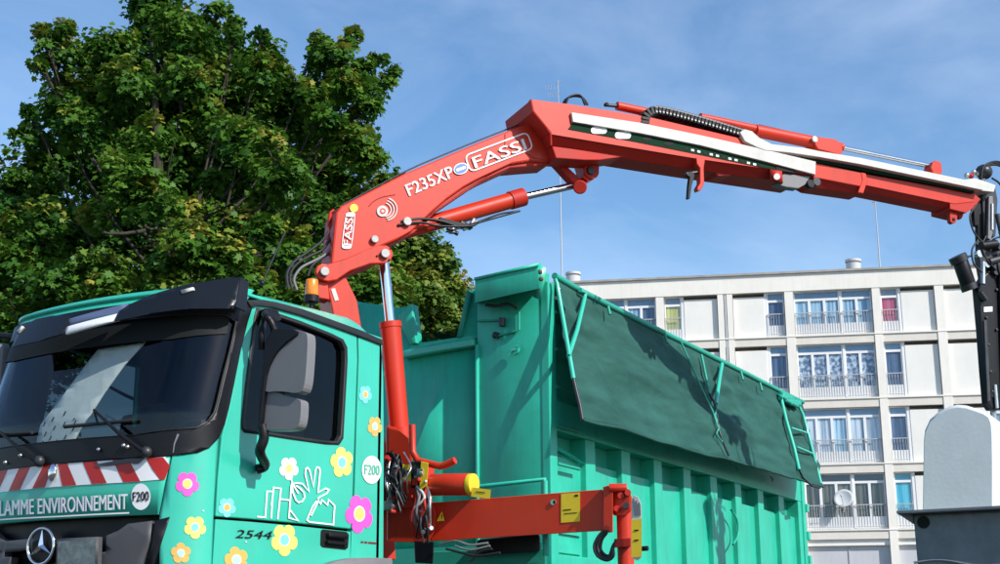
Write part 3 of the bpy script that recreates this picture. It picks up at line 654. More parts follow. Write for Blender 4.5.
# near side wall: ribs stand proud, panels recessed, a deeper pocket at the top of each panel
xr = [10.72+.785*i for i in range(9)]; PWD = .585
b = B(); b.box((XC+.10, .055, ZB), (XE, .075, ZP1)); sidewall = b.build('side_wall', 'teal2', cont)
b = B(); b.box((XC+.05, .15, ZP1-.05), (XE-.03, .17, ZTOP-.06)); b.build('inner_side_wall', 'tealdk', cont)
prev = XC+.10
edges = [(XC+.10, xr[0])]+[(xr[i]+PWD, xr[i+1]) for i in range(8)]+[(xr[8]+PWD, XE-.12)]
rib0 = None
for i, (a, c) in enumerate(edges):
    b = B(); b.prism([(a-.0, 0, ZB+.05), (c, 0, ZB+.05), (c, 0, ZP0), (a, 0, ZP0)], (0, .16, 0)); b.build('rib', 'teal2', cont, bevel=.008)
for i in range(9):
    x = xr[i]; b = B()
    b.prism([(x, .056, ZP1), (x, .150, ZP1-.0), (x, .056, ZP1-.10)], (PWD, 0, 0)); b.build('pocket_ledge', 'teal2', sidewall)
b = B(); b.box((XC+.10, -.004, ZP0), (XE-.12, .16, 2.98)); b.build('upper_beam', 'teal2', cont, bevel=.006)
b = B(); b.box((XC+.10, .045, 2.98), (XE-.12, .16, ZTOP-.12)); b.build('upper_wall', 'teal2', cont)
b = B(); b.cyl((XC+.05, .04, ZTOP-.04), (XE-.02, .04, ZTOP-.04), .045, 12); b.build('top_rail', 'teal2', cont)
b = B(); b.box((XC+.1, -.01, ZB-.12), (XE, .15, ZB+.06)); b.build('bottom_beam', 'teal2', cont, bevel=.008)
# slots in the first bay low down
for z in (1.86, 1.70): 
    b = B(); b.box((xr[0]+.05, .03, z), (xr[0]+PWD-.06, .062, z+.08)); b.build('low_slot_lip', 'teal2', sidewall)
b = B(); b.prism([(xr[0]+.02, .05, ZP1+.10), (xr[0]+.5, .03, ZP1+.02), (xr[0]+.55, -.01, ZP1-.02), (xr[0]+.03, .03, ZP1+.05)], (0, .05, 0)); b.build('bent_bracket', 'teal', sidewall)
# corner posts, far side, rear, floor
b = B(); b.box((XC-.006, -.02, ZB-.1), (XC+.13, .06, ZTOP-.02)); b.build('corner_post', 'teal2', cont, bevel=.01)
b = B(); b.box((XE-.12, -.02, ZB-.1), (XE, .12, ZTOP-.05)); b.build('corner_post', 'teal2', cont, bevel=.01)
b = B(); b.box((XC+.1, WC-.08, ZB), (XE, WC, ZTOP-.05)); b.build('far_side_wall', 'teal2', cont)
b = B(); b.box((XE-.06, .1, ZB), (XE, WC-.08, 3.9)); b.build('rear_wall', 'teal2', cont)
b = B(); b.box((XC+.05, .1, ZB-.02), (XE-.05, WC-.08, ZB+.02)); b.build('floor', 'tealdk', cont)
# hinge straps at the rear end of the near wall
for z in (2.3, 2.65, 2.0):
    b = B(); b.cyl((XE+.01, -.03, z-.05), (XE+.01, -.03, z+.05), .03, 10); b.build('hinge', 'teal', cont)
# front wall
fr_px = [(352, 300), (397, 306.5), (411, 303.5), (415.5, 342), (456, 336), (466, 291), (477, 284), (477.5, 600), (352, 600)]
sheet('front_wall', [fr_px], lambda x, y, o=0.: cfP(x, y, o), 'teal2', cont, off=-.06, thick=.06)
sheet('front_pillar_wall', [[(477, 283), (546, 272), (547.5, 420), (548.5, 600), (478, 600)]], lambda x, y, o=0.: cfP(x, y, o), 'teal2', cont, off=.0, thick=.07, bevel=.008)
sheet('pillar_edge', [[(476.2, 345), (479.3, 345), (479.6, 478), (480, 600), (477, 600)]], lambda x, y, o=0.: cfP(x, y, o), 'teal', cont, off=.02, thick=.03)
sheet('front_top_rim', [[(404, 351), (440, 345), (475, 339), (475.5, 346), (440, 352), (404, 358.5)]], lambda x, y, o=0.: cfP(x, y, o), 'teal', cont, off=.03, thick=.09, bevel=.01)
sheet('rim_plate', [[(411, 343), (456, 336.5), (475, 333), (475, 338), (440, 344), (404, 350)]], lambda x, y, o=0.: cfP(x, y, o), 'teal2', cont, off=-.04, thick=.05)
sheet('pointed_stiffener', [[(396, 318), (411, 303.5), (416, 343), (410, 344)]], lambda x, y, o=0.: cfP(x, y, o), 'teal2', cont, off=.0, thick=.05, bevel=.006)
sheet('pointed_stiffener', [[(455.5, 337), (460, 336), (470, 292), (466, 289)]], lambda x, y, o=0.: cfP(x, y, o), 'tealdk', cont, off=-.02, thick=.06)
# cover roller box at the top of the pillar
XB = XC-.30
sheet('roller_box', [[(475, 278), (505, 271), (537.5, 263.7), (539.5, 288.5), (505, 296), (475, 302.8)]], lambda x, y, o=0.: XP(x, y, XB-o), 'teal2', cont, thick=.30, bevel=.012)
sheet('roller_box_lip', [[(474, 277.5), (505, 270.3), (538.5, 262.7), (538.6, 266), (505, 273.5), (474, 280.5)]], lambda x, y, o=0.: XP(x, y, XB-o), 'teal2', cont, off=.01, thick=.3)
eb = sheet('end_bracket', [[(530, 266), (539, 263), (546, 268), (545, 281), (540, 300), (533, 297), (536, 285)]], lambda x, y, o=0.: XP(x, y, XC-.12-o), 'teal', cont, thick=.03)
b = B()
for p in ((536, 271), (541, 279), (540, 272), (533, 281)): q = XP(*p, XC-.16); b.ball(q, .022, 5)
b.build('rusty_bolt', mat('rusty steel', (.10, .05, .035), .7, var=.3, vscale=40), eb, kind='stuff')
br = B(); r0 = [XP(*p, XC-.12) for p in ((486, 305), (496, 306), (508, 304), (517, 309))]; br.tube(spline(r0), .014, 6); br.build('winch_bar', 'dkmetal', cont)
for p, q in (((502, 318), (502, 326)), ((494, 335), (498, 336))):
    b = B(); b.cyl(XP(*p, XC-.03), XP(*q, XC-.03), .03, 8); b.build('catch', 'dkmetal', cont)
for p, q in (((478, 321), (500, 320)), ((497, 336), (517, 331)), ((519, 312), (519, 330))):
    b = B(); b.tube([XP(*p, XC-.02), XP(*q, XC-.02)], .010, 6); b.build('thin_rod', 'tealdk', cont)
b = B(); b.tube(spline([XP(*p, XC-.06) for p in ((519, 346), (516, 350), (512, 351), (508, 356))]), .012, 6); b.disc(XP(515.5, 350, XC-.03), (-1, 0, 0), .045, .03, 10); b.build('hook', 'teal', cont)
b = B(); b.tube([XP(478, 487, XC-.25), XP(545, 479.5, XC-.25), XP(545, 545, XC-.25), XP(450, 556, XC-.25)], .02, 6); b.build('frame_pipe', 'teal2', cont)
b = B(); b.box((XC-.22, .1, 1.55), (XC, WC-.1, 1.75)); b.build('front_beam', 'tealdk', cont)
b = B(); b.box((XC-.1, .35, .95), (XE, .55, 1.52)); b.box((XC-.1, 1.85, .95), (XE, 2.05, 1.52)); b.build('skid', 'dkmetal', cont, kind='stuff')

# tarpaulin mesh: hangs outside the near wall from the top rail
ttop = [(553.5, 277), (583, 294), (620, 312.5), (662, 333.5), (705, 354.5), (745, 374.5), (783, 394), (802, 403)]
tbot = [(581.5, 419.5), (600, 424), (624, 429.5), (652, 439), (682, 449), (705, 455), (729, 460), (757, 467.5), (785, 476), (822, 487)]
T0 = [YP(px, py, -.01) for px, py in ttop]
YO = -.35
T1 = [YP(px, py, YO if px < 810 else YO-.05) for px, py in tbot]
def poly_at(L, x):
    for a, b_ in zip(L[:-1], L[1:]):
        if x <= b_.x: break
    return a.lerp(b_, (x-a.x)/(b_.x-a.x))
def lerp_arc(L, u):
    x = L[0].x+(L[-1].x-L[0].x)*u; return poly_at(L, x)
nu, nv = 200, 34; tv = []
for i in range(nu+1):
    u = i/nu; a, b_ = lerp_arc(T0, u), lerp_arc(T1, u)
    for j in range(nv+1):
        v = j/nv; p = a.lerp(b_, v); x = p.x
        sag = .035*math.sin(PI*v)*(1+.6*math.sin(x*2.1+1))
        w_ = (1-.5*v)*.016*math.sin(x*4.2+v*5)+.014*math.sin(x*1.7+v*9+2)+.010*math.sin(x*9.5-v*4)+.008*math.sin(v*22+x*1.3)+.016*math.sin(v*13-x*.9+1.2*math.sin(x*.8))*v*(1.2-v)
        w_ += .030*math.exp(-((v-.30-.08*math.sin(x*1.1))/.045)**2)+.026*math.exp(-((v-.58-.10*math.sin(x*.8+2))/.05)**2)+.020*math.exp(-((v-.80+.05*math.sin(x*1.5))/.04)**2)
        # sharp creases spreading from the top fixings
        for fx, st in ((10.9, .03), (14.35, .035), (17.2, .03)):
            d = x-fx; w_ += 1.5*st*math.exp(-(d/1.1)**2)*math.sin((math.atan2(d, v*1.6+.15))*11)*(v**.5)*(1-v)
        p.y += sag*.6-(w_*min(1, v*5)*(.5+.5*min(1, (1-v)*4)))
        p.z += .004*math.sin(x*5+1)*v
        tv.append(p)
b = B(); b.add(tv, [(i*(nv+1)+j, (i+1)*(nv+1)+j, (i+1)*(nv+1)+j+1, i*(nv+1)+j+1) for i in range(nu) for j in range(nv)], True)
tarp = b.build('mesh_cover', 'tarp', cont, solid=.008, label='dark green mesh tarpaulin hanging over the side')
hem = B(); hem.tube([tv[i*(nv+1)+nv]+Vector((0, -.008, 0)) for i in range(0, nu+1, 2)], .014, 6); hem.build('hem', 'tarp', tarp)
hem = B(); hem.tube([tv[i*(nv+1)]+Vector((0, -.01, .01)) for i in range(0, nu+1, 2)], .03, 8); hem.build('top_hem', 'tealdk', tarp)
# mesh over the top of the load (bowed)
b = B(); b.add([(XC+.3+(XE-XC-.3)*i/20, .03+(WC-.1)*j/8, ZTOP-.05-.22*math.sin(PI*j/8)) for i in range(21) for j in range(9)], [(i*9+j, (i+1)*9+j, (i+1)*9+j+1, i*9+j+1) for i in range(20) for j in range(8)], True)
b.build('top_cover', 'tarp', cont)
def TP(px, py, f=0.):        # pixel on the leaning plane of the cover
    z0, z1 = ZTOP, T1[4].z; q = YP(px, py, -.1)
    for _ in range(5): v = max(0, min(1.3, (z0-q.z)/(z0-z1))); q = YP(px, py, -.04+(YO)*v-.03-f)
    return q
def bar(name, pts, r, m, f=0.):
    b = B(); b.tube([TP(*p, f) for p in pts], r*.78, 8); return b.build(name, m, cont)
bar('cover_bow', [(555, 279), (557, 284), (565, 330), (573.5, 379)], .026, 'teal')
bar('rope', [(573.5, 379), (576, 390), (580, 406), (582.5, 420)], .02, 'dkmetal')
bar('cover_bow', [(580, 290), (585.5, 293), (584, 300), (577, 330), (568.5, 356)], .026, 'teal')
bar('cover_bow', [(722, 364), (720, 375), (716.5, 399), (716, 404)], .028, 'teal')
bar('cover_bow', [(701.5, 355), (705, 372), (709.5, 394)], .018, 'tealdk')
rp_ = bar('rope', [(709.5, 394), (714, 402), (717, 414), (717.5, 426), (722, 440), (729, 456)], .016, 'dkmetal')
bar('rope', [(681, 342), (690, 362), (700, 385), (713, 412), (718, 428)], .012, 'tealdk')
bar('rope', [(717, 404), (715, 416), (719, 428), (716, 434), (722, 442)], .014, 'tealdk')
bar('cover_bow', [(780, 394), (786, 420), (794, 448), (799, 470)], .03, 'teal')
bar('cover_bow', [(796, 400), (803, 415), (811, 445), (821, 484)], .026, 'teal')
bar('rope', [(799, 470), (803, 478), (812, 486), (820, 488)], .018, 'dkmetal')
for a, c in (((796.5, 447), (812, 453.5)), ((791, 428), (807, 433))): bar('cross_rung', [a, c], .02, 'teal')
for a in ((608, 307.5), (665, 336), (760, 384), (741, 373)): bar('tie_strap', [(a[0], a[1]-1), (a[0]+2, a[1]+7)], .018, 'tealdk')
# gathered folds of mesh at the far top end
b = B()
for k in range(7): b.tube(spline([TP(781+k*3+random.uniform(-1, 1), 396+k*1.5+random.uniform(-3, 3), .03*random.random()) for k in range(7)]), .03, 6)
b.build('gathered_cover', 'tealdk', cont, kind='stuff')
for k in range(5):
    z = 3.75-k*.33; b = B(); b.cyl((XC+.12, -.02, z), (XC+.55, -.02, z), .015, 6); b.build('ladder_rung', 'tealdk', cont)
for p in ((648, 440), (668, 447), (598, 430), (735, 466), (770, 476)):
    q = YP(*p, -.03); b = B(); b.tube([q, q+Vector((.01, -.03, -.05)), q+Vector((.03, -.01, -.06))], .01, 5); b.build('tie_hook', 'tealdk', cont)
b = B(); b.tube(spline([YP(*p, -.05) for p in ((731, 510), (737, 520), (738, 535), (733, 545))]), .012, 6); b.build('tie_hook', 'teal2', cont)

# ------------------------------------------------------------------ loader crane, all in one vertical plane
COLX, COLY = 9.0, 1.1
_q = ray(985, 190); _q = _q/math.hypot(_q.x, _q.y)*14.6; TIP = CAM+_q
BD = Vector((TIP.x-COLX, TIP.y-COLY, 0)).normalized(); CN = Vector((-BD.y, BD.x, 0))
if CN.dot(CAM-Vector((COLX, COLY, 0))) < 0: CN = -CN
CK = CN.dot(Vector((COLX, COLY, 0)))
OFS = 0.
def CP(px, py, o=0.): return onplane(px, py, CN, CK+o+OFS)
def mpp(px, py, o=0.): return (CP(px, py, o)-CAM).length/FPX
crane = thing('loader_crane', 'red folding loader crane arching from behind the cab over the container', 'crane', (COLX, COLY, .9))
def plate(name, L, o1, o2, m, parent=None, bev=.008, it=0):
    pts = [CP(px, py, o1) for px, py in (smoothpoly([(p[0], p[1], 0) for p in L], it) if it else [(p[0], p[1]) for p in L])] if not it else [CP(p.x, p.y, o1) for p in smoothpoly([(a, c, 0) for a, c in L], it)]
    b = B(); b.prism(pts, CN*(o2-o1)); return b.build(name, m, parent or crane, bevel=bev)
def ccyl(name, a, c, rpx, m, o=0., parent=None, rpx2=None, seg=20, bev=0):
    A, C2 = CP(*a, o), CP(*c, o); b = B(); b.cyl(A, C2, rpx*mpp(*a, o), seg, (rpx2 if rpx2 else rpx)*mpp(*c, o)); return b.build(name, m, parent or crane, bevel=bev)
M['pinmetal'] = mat('dull pin steel', (.30, .30, .29), .5, metal=.4, var=.2, vscale=30)
def pin(p, rpx, o, t=.03, m='pinmetal', parent=None, name='pin'):
    b = B(); b.disc(CP(*p, o), CN, rpx*mpp(*p, o), t, 20); return b.build(name, m, parent or crane, bevel=.004)
def capsule(a, c, r, k=8):
    ang = math.atan2(c[1]-a[1], c[0]-a[0]); L = []
    for i in range(k+1): t = ang+PI/2+PI*i/k; L.append((a[0]+r*math.cos(t), a[1]+r*math.sin(t)))
    for i in range(k+1): t = ang-PI/2+PI*i/k; L.append((c[0]+r*math.cos(t), c[1]+r*math.sin(t)))
    return L
# mast and base
plate('mast', [(327, 283), (345, 275), (357, 300), (362, 330), (392, 470), (396, 560), (350, 560), (345, 400), (333, 312)], .13, -.17, 'red')
pl = plate('mast_decal', [(331, 289), (335, 288), (339, 300), (335, 301)], .136, .133, 'alu', bev=0)
main = plate('main_boom', [(336, 213), (341, 206), (405, 173), (479, 142), (509, 130), (530, 123.5), (546, 134), (552, 148), (549, 162), (530, 161), (510, 164), (484, 176), (464, 187), (447, 199), (431, 213), (412, 231), (396, 240), (380, 247), (358, 256), (331, 264)], .15, -.15, 'red', bev=.014)
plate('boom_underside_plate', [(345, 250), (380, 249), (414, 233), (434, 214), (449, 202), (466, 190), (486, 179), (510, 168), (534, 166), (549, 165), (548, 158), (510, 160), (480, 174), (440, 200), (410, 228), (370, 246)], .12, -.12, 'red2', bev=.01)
plate('side_rib', [(505, 133.5), (530, 124), (546, 134.5), (551, 149), (548, 160), (535, 158), (522, 150), (505, 146)], .158, .148, 'red', bev=.003)
plate('link_plate', [(315.5, 272), (317, 266), (322, 263.5), (328, 264), (345, 259), (365, 250), (377, 245.5), (387, 245), (392, 249), (393.5, 255), (391, 260), (385, 263.5), (370, 264), (350, 271), (337, 280), (328, 281.5), (319, 279.5)], .20, .155, 'red', bev=.01)
plate('link_plate', [(315.5, 272), (317, 266), (322, 263.5), (328, 264), (345, 259), (365, 250), (377, 245.5), (387, 245), (392, 249), (393.5, 255), (391, 260), (385, 263.5), (370, 264), (350, 271), (337, 280), (328, 281.5), (319, 279.5)], -.155, -.20, 'red', bev=.01)
plate('link_web', [(335, 268), (360, 258), (380, 255), (378, 262), (360, 268), (340, 279)], .15, -.15, 'red2')
plate('post_head', [(318, 280), (328, 282), (330, 300), (318, 298)], .16, .02, 'red')
for p, r, o in (((324, 272), 4.6, .205), ((384.5, 254), 4.6, .205), ((406.5, 222), 4.4, .155), ((374, 239.8), 3.8, .155)): pin(p, r, o)
for p in ((377, 256), (391, 248), (389, 260)): pin(p, 1., .202, .01, 'blkfilm', name='bolt')
# lift cylinder
ccyl('lift_cylinder_rod', (383.5, 258), (391, 330), 5.2, 'chrome', 0.); 
ccyl('lift_cylinder', (390.2, 325), (401, 450), 10.4, 'red', 0., rpx2=9.6); ccyl('cylinder_collar', (390, 322.5), (390.6, 328), 11.2, 'red', 0.)
ccyl('lift_cylinder_foot', (400, 428), (402, 452), 11.5, 'red', 0.)
# reach cylinder
ccyl('reach_cylinder', (404, 231), (521, 197.5), 8.3, 'red', 0.); ccyl('cylinder_collar', (510, 200.6), (523.5, 196.8), 9.3, 'red2', 0.)
ccyl('reach_cylinder_rod', (521, 197.5), (582, 183.5), 3.7, 'chrome', 0.)
ccyl('feed_pipe', (446, 232), (520, 211), .9, 'black', .1); 
plate('valve_cover', [(440, 216.5), (456, 221), (470, 224), (474, 228), (455, 226), (438, 221)], .10, .02, 'black')
for k, (p, q, r) in enumerate((((452, 224), (452, 233), 4), ((460, 223), (466, 226), 3.5), ((463, 229), (477, 222), 2.5), ((447, 228), (458, 234), 2.2), ((470, 226), (474, 219), 2))): ccyl('valve', p, q, r, 'dkmetal' if k % 2 else 'steel', .06, seg=8)
# elbow linkage
plate('elbow_link', [(551, 158), (558, 158), (582, 180), (578, 186), (573, 182)], .05, -.05, 'red2')
plate('elbow_lug', [(580, 153), (597, 152), (599.5, 166), (599, 173), (594, 179), (588, 181), (583, 177), (585, 168)], .09, -.09, 'red')
pin((590.5, 171), 8.6, .09, .02, 'red2', name='lug_boss'); pin((590.5, 171), 4, .112, .02, 'dkmetal')
b = B(); b.cyl(CP(580, 187, .12), CP(580, 187, -.12), 7.0*mpp(580, 187), 20); b.build('elbow_pin', 'red2', crane, bevel=.01)
plate('elbow_block', [(547, 141), (552, 140.5), (553, 146), (548, 147)], .17, .15, 'red')
# outer boom: upper housing
OFS = .16
house = plate('outer_boom', [(531, 99), (570, 103.5), (649, 116.5), (745, 139), (760, 146), (815, 163), (815.5, 176), (700, 158), (551, 133), (533.5, 111)], .20, -.36, 'red2', bev=.012)
sheet('outer_boom_side', [[(531, 99.3), (570, 104), (649, 117), (745, 140), (760, 147), (812, 163), (812, 172), (770, 169), (700, 159), (551, 134), (533.8, 111)]], lambda x, y, o=0.: CP(x, y, .201+o), 'red', crane, off=.002)
def hexb(name, top0, top1, L0, L1, d, m, o=.20, inn=.10):
    """chamfered lower half of a boom: from the lower edge (px line L0-L1) in and down by d px"""
    A0, A1 = CP(*L0, o), CP(*L1, o); B0, B1 = CP(L0[0], L0[1]+d[0], inn), CP(L1[0], L1[1]+d[1], inn)
    pts = [(A0, B0, B0-CN*2*inn, A0-CN*2*o), (A1, B1, B1-CN*2*inn, A1-CN*2*o)]
    b = B(); b.add([*pts[0], *pts[1]], [(0, 1, 5, 4), (1, 2, 6, 5), (2, 3, 7, 6), (3, 0, 4, 7), (0, 3, 2, 1), (4, 5, 6, 7)]); return b.build(name, m, crane, bevel=.006)
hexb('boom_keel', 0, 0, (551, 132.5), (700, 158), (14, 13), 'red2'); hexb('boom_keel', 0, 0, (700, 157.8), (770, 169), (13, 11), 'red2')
b = B(); nr = [CP(*p, .205) for p in ((531, 99), (533.5, 111), (551, 132.5), (551.5, 145))]; fr_ = [CP(*p, -.22) for p in ((527, 104.5), (525, 118), (541, 138), (546, 143.5))]
b.add(nr+fr_, [(0, 1, 5, 4), (1, 2, 6, 5), (2, 3, 7, 6)]); b.build('head_plate', 'red2', crane, solid=.012)
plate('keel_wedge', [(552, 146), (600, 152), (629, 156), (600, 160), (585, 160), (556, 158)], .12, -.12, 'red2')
plate('keel_wedge', [(713, 171), (732, 174), (730, 176), (718, 175.5)], .10, -.10, 'red2')
decal = lambda name, L, m, off=.004, **k: sheet(name, [L], lambda x, y, o=0.: CP(x, y, .204+o), m, crane, off=off, **k)
plate('side_profile', [(571.5, 112), (640, 122.5), (700, 134.8), (770, 150.5), (816, 161.5), (815.5, 174.5), (770, 162.5), (700, 145), (640, 133), (573, 121.5)], .235, .204, 'alu', bev=.004)
decal('green_strip', [(574, 121), (640, 132.5), (700, 145), (770, 162), (797, 168), (795, 173), (760, 167), (700, 154.5), (640, 142.5), (568, 129)], 'grnfilm')
for p, r in (((599, 130), (8, 3.6)), ((623, 135), (8, 3.6))): decal('white_oval', rounded(p[0]-r[0], p[1]-r[1]+.2, p[0]+r[0], p[1]+r[1], 3.4), 'white', .007)
for p in ((647, 139), (669, 143.5)): decal('black_oval', circ(p, 5, 14, 2), 'blkfilm', .007)
for k in range(13): decal('print_mark', [(685+k*6.2, 147.3+k*1.42), (688+k*6.2, 147.9+k*1.42), (688+k*6.2, 149.9+k*1.42), (685+k*6.2, 149.3+k*1.42)], 'white' if k % 3 else 'blkfilm', .007)
decal('logo_square', [(770, 169), (782, 171), (783, 183), (771, 181)], 'red2', .03, thick=.06)
lg = decal('logo_ring', circ((777, 176.5), 3.2, 16), 'alu', .034)
plate('end_block', [(784, 173), (811, 176), (806, 184), (798, 188.5), (786, 187), (776, 184)], .19, .10, 'grey'); 
pin((808, 185), 4.2, .16, .05, 'black', name='roller'); pin((814, 183), 4.4, .14, .05, 'dkmetal', name='roller')
plate('groove_plate', [(776, 163), (797, 168), (794, 173), (776, 170)], .215, .20, 'blkfilm')
# tubes and cylinders on top
ccyl('top_tube', (617, 105.8), (742, 132), 4.4, 'red', -.02); ccyl('top_tube_rod', (604.5, 104.8), (618, 106), 1.7, 'dkmetal', -.02); pin((605.5, 105), 2, 0, .03, 'blkfilm', name='pin')
ccyl('extension_cylinder', (700, 117.2), (842, 147.3), 4.3, 'red', .08); ccyl('extension_cylinder_barrel', (755, 130.5), (834, 146.5), 6.2, 'red', .08)
ccyl('extension_rod', (842, 147.8), (937, 167.3), 2.4, 'chrome', .08)
plate('cylinder_clamp', [(812, 139), (816, 136.5), (834, 138.5), (842, 143), (843, 152), (840, 155), (826, 151), (818, 149)], .15, .0, 'red'); pin((814, 139.5), 3.2, .155, .02, 'alu', name='clamp_bolt')
plate('rod_bracket', [(933, 162), (936, 160), (941, 162), (942.5, 170), (941, 175), (933.5, 173.5), (931, 168)], .14, .02, 'red')
ccyl('thin_pipe', (759, 125.3), (822, 139.5), 1.1, 'black', .1); ccyl('thin_pipe', (812, 137), (836, 141), 1., 'black', .1)
# energy chain
ch = []
for p in spline([(645.5, 123, 0), (646.5, 116, 0), (651, 111, 0), (658, 109.5, 0), (670, 111.5, 0), (700, 119.5, 0), (725, 127, 0), (744, 133, 0)], 8): ch.append((p.x, p.y))
Lc = [0]
for a, c in zip(ch[:-1], ch[1:]): Lc.append(Lc[-1]+math.hypot(c[0]-a[0], c[1]-a[1]))
chain = thing and None
cb = B(); nl = 30; chroot = None
def at_len(s_):
    for i in range(len(Lc)-1):
        if Lc[i+1] >= s_: t = (s_-Lc[i])/(Lc[i+1]-Lc[i]+1e-9); return (ch[i][0]+(ch[i+1][0]-ch[i][0])*t, ch[i][1]+(ch[i+1][1]-ch[i][1])*t)
    return ch[-1]
for k in range(nl):
    a, c = at_len(Lc[-1]*k/nl), at_len(Lc[-1]*(k+.80)/nl); dx, dy = c[0]-a[0], c[1]-a[1]; l = math.hypot(dx, dy); nx_, ny_ = -dy/l*4.3, dx/l*4.3
    L = [(a[0]+nx_, a[1]+ny_), (c[0]+nx_, c[1]+ny_), (c[0]-nx_, c[1]-ny_), (a[0]-nx_, a[1]-ny_)]
    ob = plate('chain_link', L, .21+.004*(k % 2), .07, 'black', bev=.006)
    if k % 1 == 0 and k > 4:
        m_ = ((a[0]+c[0])/2+nx_*.45, (a[1]+c[1])/2+ny_*.45); o_ = pin(m_, 1.0, .216, .004, 'alu', parent=ob, name='link_hole')
    if k > 4:
        m_ = ((a[0]+c[0])/2-nx_*.65, (a[1]+c[1])/2-ny_*.65); sheet('link_edge', [[(m_[0]-1.6, m_[1]-1.2), (m_[0]+1.6, m_[1]-.5), (m_[0]+1.6, m_[1]+1.0), (m_[0]-1.6, m_[1]+.3)]], lambda x, y, o=0.: CP(x, y, .217+o), 'grey', ob)
# second profile that carries the hoses
plate('hose_tray', [(740, 132), (745, 129), (752, 131), (760, 138), (772, 144), (806, 148), (820, 151), (860, 157.5), (934, 173), (985, 184), (983, 190), (934, 179.5), (860, 164), (820, 157), (790, 152.5), (765, 150), (757, 147), (745, 141)], .24, .02, 'alu', bev=.004)
plate('tray_underside', [(775, 151.5), (790, 153), (820, 157.5), (860, 164.5), (934, 180), (975, 188), (974, 193), (934, 184.5), (860, 170), (822, 163), (800, 159)], .18, -.1, 'grnfilm', bev=.003)
# telescopic sections
plate('telescopic_section', [(800, 160), (816, 163), (864, 173), (866, 182), (861, 186.5), (812, 177)], .17, -.17, 'red', bev=.008); hexb('section_keel', 0, 0, (812, 176.5), (861, 186), (11, 8.5), 'red2', .17, .09)
plate('telescopic_section', [(862, 173), (934, 186), (976, 193), (974, 202), (956, 204), (861, 184)], .145, -.145, 'red', bev=.008); hexb('section_keel', 0, 0, (861, 183.5), (953, 203), (8, 7), 'red2', .145, .08)
plate('section_band', [(861, 172), (866, 173), (868, 180), (863.5, 193.5), (858, 192.5), (862.5, 180)], .176, .15, 'red')
plate('tip_block', [(950, 196), (974, 193), (981, 199), (975, 207), (966, 213), (950, 209)], .14, -.14, 'red2')
plate('tip_lug', [(950, 207), (958, 208), (957.5, 219), (956, 222.5), (953, 223.5), (950.5, 222), (950, 217)], .10, .05, 'red2'); plate('tip_lug', [(958, 206), (964.5, 206), (963.5, 216), (961.5, 219), (958.5, 217.5), (957.5, 212)], -.05, -.10, 'red2')
pin((953.7, 219.3), 1.7, .102, .006, 'blkfilm', name='lug_hole')
# hooks under the boom
hk = plate('hook_bracket', [(696, 157), (705.5, 158.5), (704, 168), (704.5, 184), (701, 190), (698, 191), (697, 188), (700, 183), (700, 168), (697, 164)], .215, .15, 'red')
plate('hook', [(689.5, 171), (693, 172), (695, 175), (692, 185), (690, 198.5), (688, 198.5), (689, 184), (690, 177), (686.5, 175)], .19, .15, 'black', parent=hk, bev=.004); 
b = B(); b.cyl(CP(686, 174, .17), CP(699, 172, .17), .02, 6); b.build('hook_pin', 'dkmetal', hk)
for p in ((659, 162), (662, 163), (671.5, 164), (674, 164.5)):
    b = B(); b.cyl(CP(*p), CP(p[0], p[1]+3.2), .012, 6); b.build('grease_nipple', 'dkmetal', crane)
plate('feet_bar', [(640, 158), (668, 162), (690, 166), (689, 168), (660, 164), (640, 160.5)], .08, -.08, 'dkmetal', bev=.003)
# hose loops at the elbow and at the mast
OFS = 0.
def hose(name, L, rpx, m, o=0., k=6, parent=None, P=None):
    P = P or (lambda p: CP(p[0], p[1], o+(p[2] if len(p) > 2 else 0))); pts = spline([P(p) for p in L], k); b = B(); b.tube(pts, rpx*mpp(L[0][0], L[0][1], o), 8); return b.build(name, m, parent or crane)
for k in range(3): hose('hose', [(563+k*1.5, 103.5), (566+k*1.5, 99-k), (574+k, 96.2-k*.8), (583-k, 98-k), (588-k*1.5, 105)], 1., 'black', -.05+.05*k)
for L in ([(292, 289), (290, 276), (296, 265), (310, 256), (322, 250), (331, 238)], [(297, 290), (294, 279), (301, 268), (314, 261), (326, 254), (333, 244)], [(308, 276), (312, 266), (322, 258), (331, 252)], [(288, 288), (287, 274), (294, 262), (308, 252), (320, 243), (329, 232)]): hose('hose', L, 1.5, 'rubber' if L[0][0] != 297 else 'grey', .05+.03*random.random())
for L in ([(331, 214), (329, 222), (331, 232), (328, 240)], [(334, 210), (330, 214), (329, 226)]): hose('hose', L, 1.6, 'red2', .02)
hose('hose', [(400, 222), (420, 219), (440, 221), (456, 226)], 1.8, 'black', .14); hose('hose', [(398, 225), (420, 222.5), (440, 226), (470, 226), (478, 222)], 1.3, 'black', .16); hose('hose', [(470, 224), (478, 222), (500, 214), (519, 211)], 1., 'black', .1)
hose('hose', [(396, 234), (412, 228), (425, 226), (440, 224)], 1.7, 'red', .12)
hose('edge_pipe', [(343, 204.5), (405, 171.5), (445, 154), (478, 140.5), (520, 124)], .8, 'dkmetal', .02, 3)
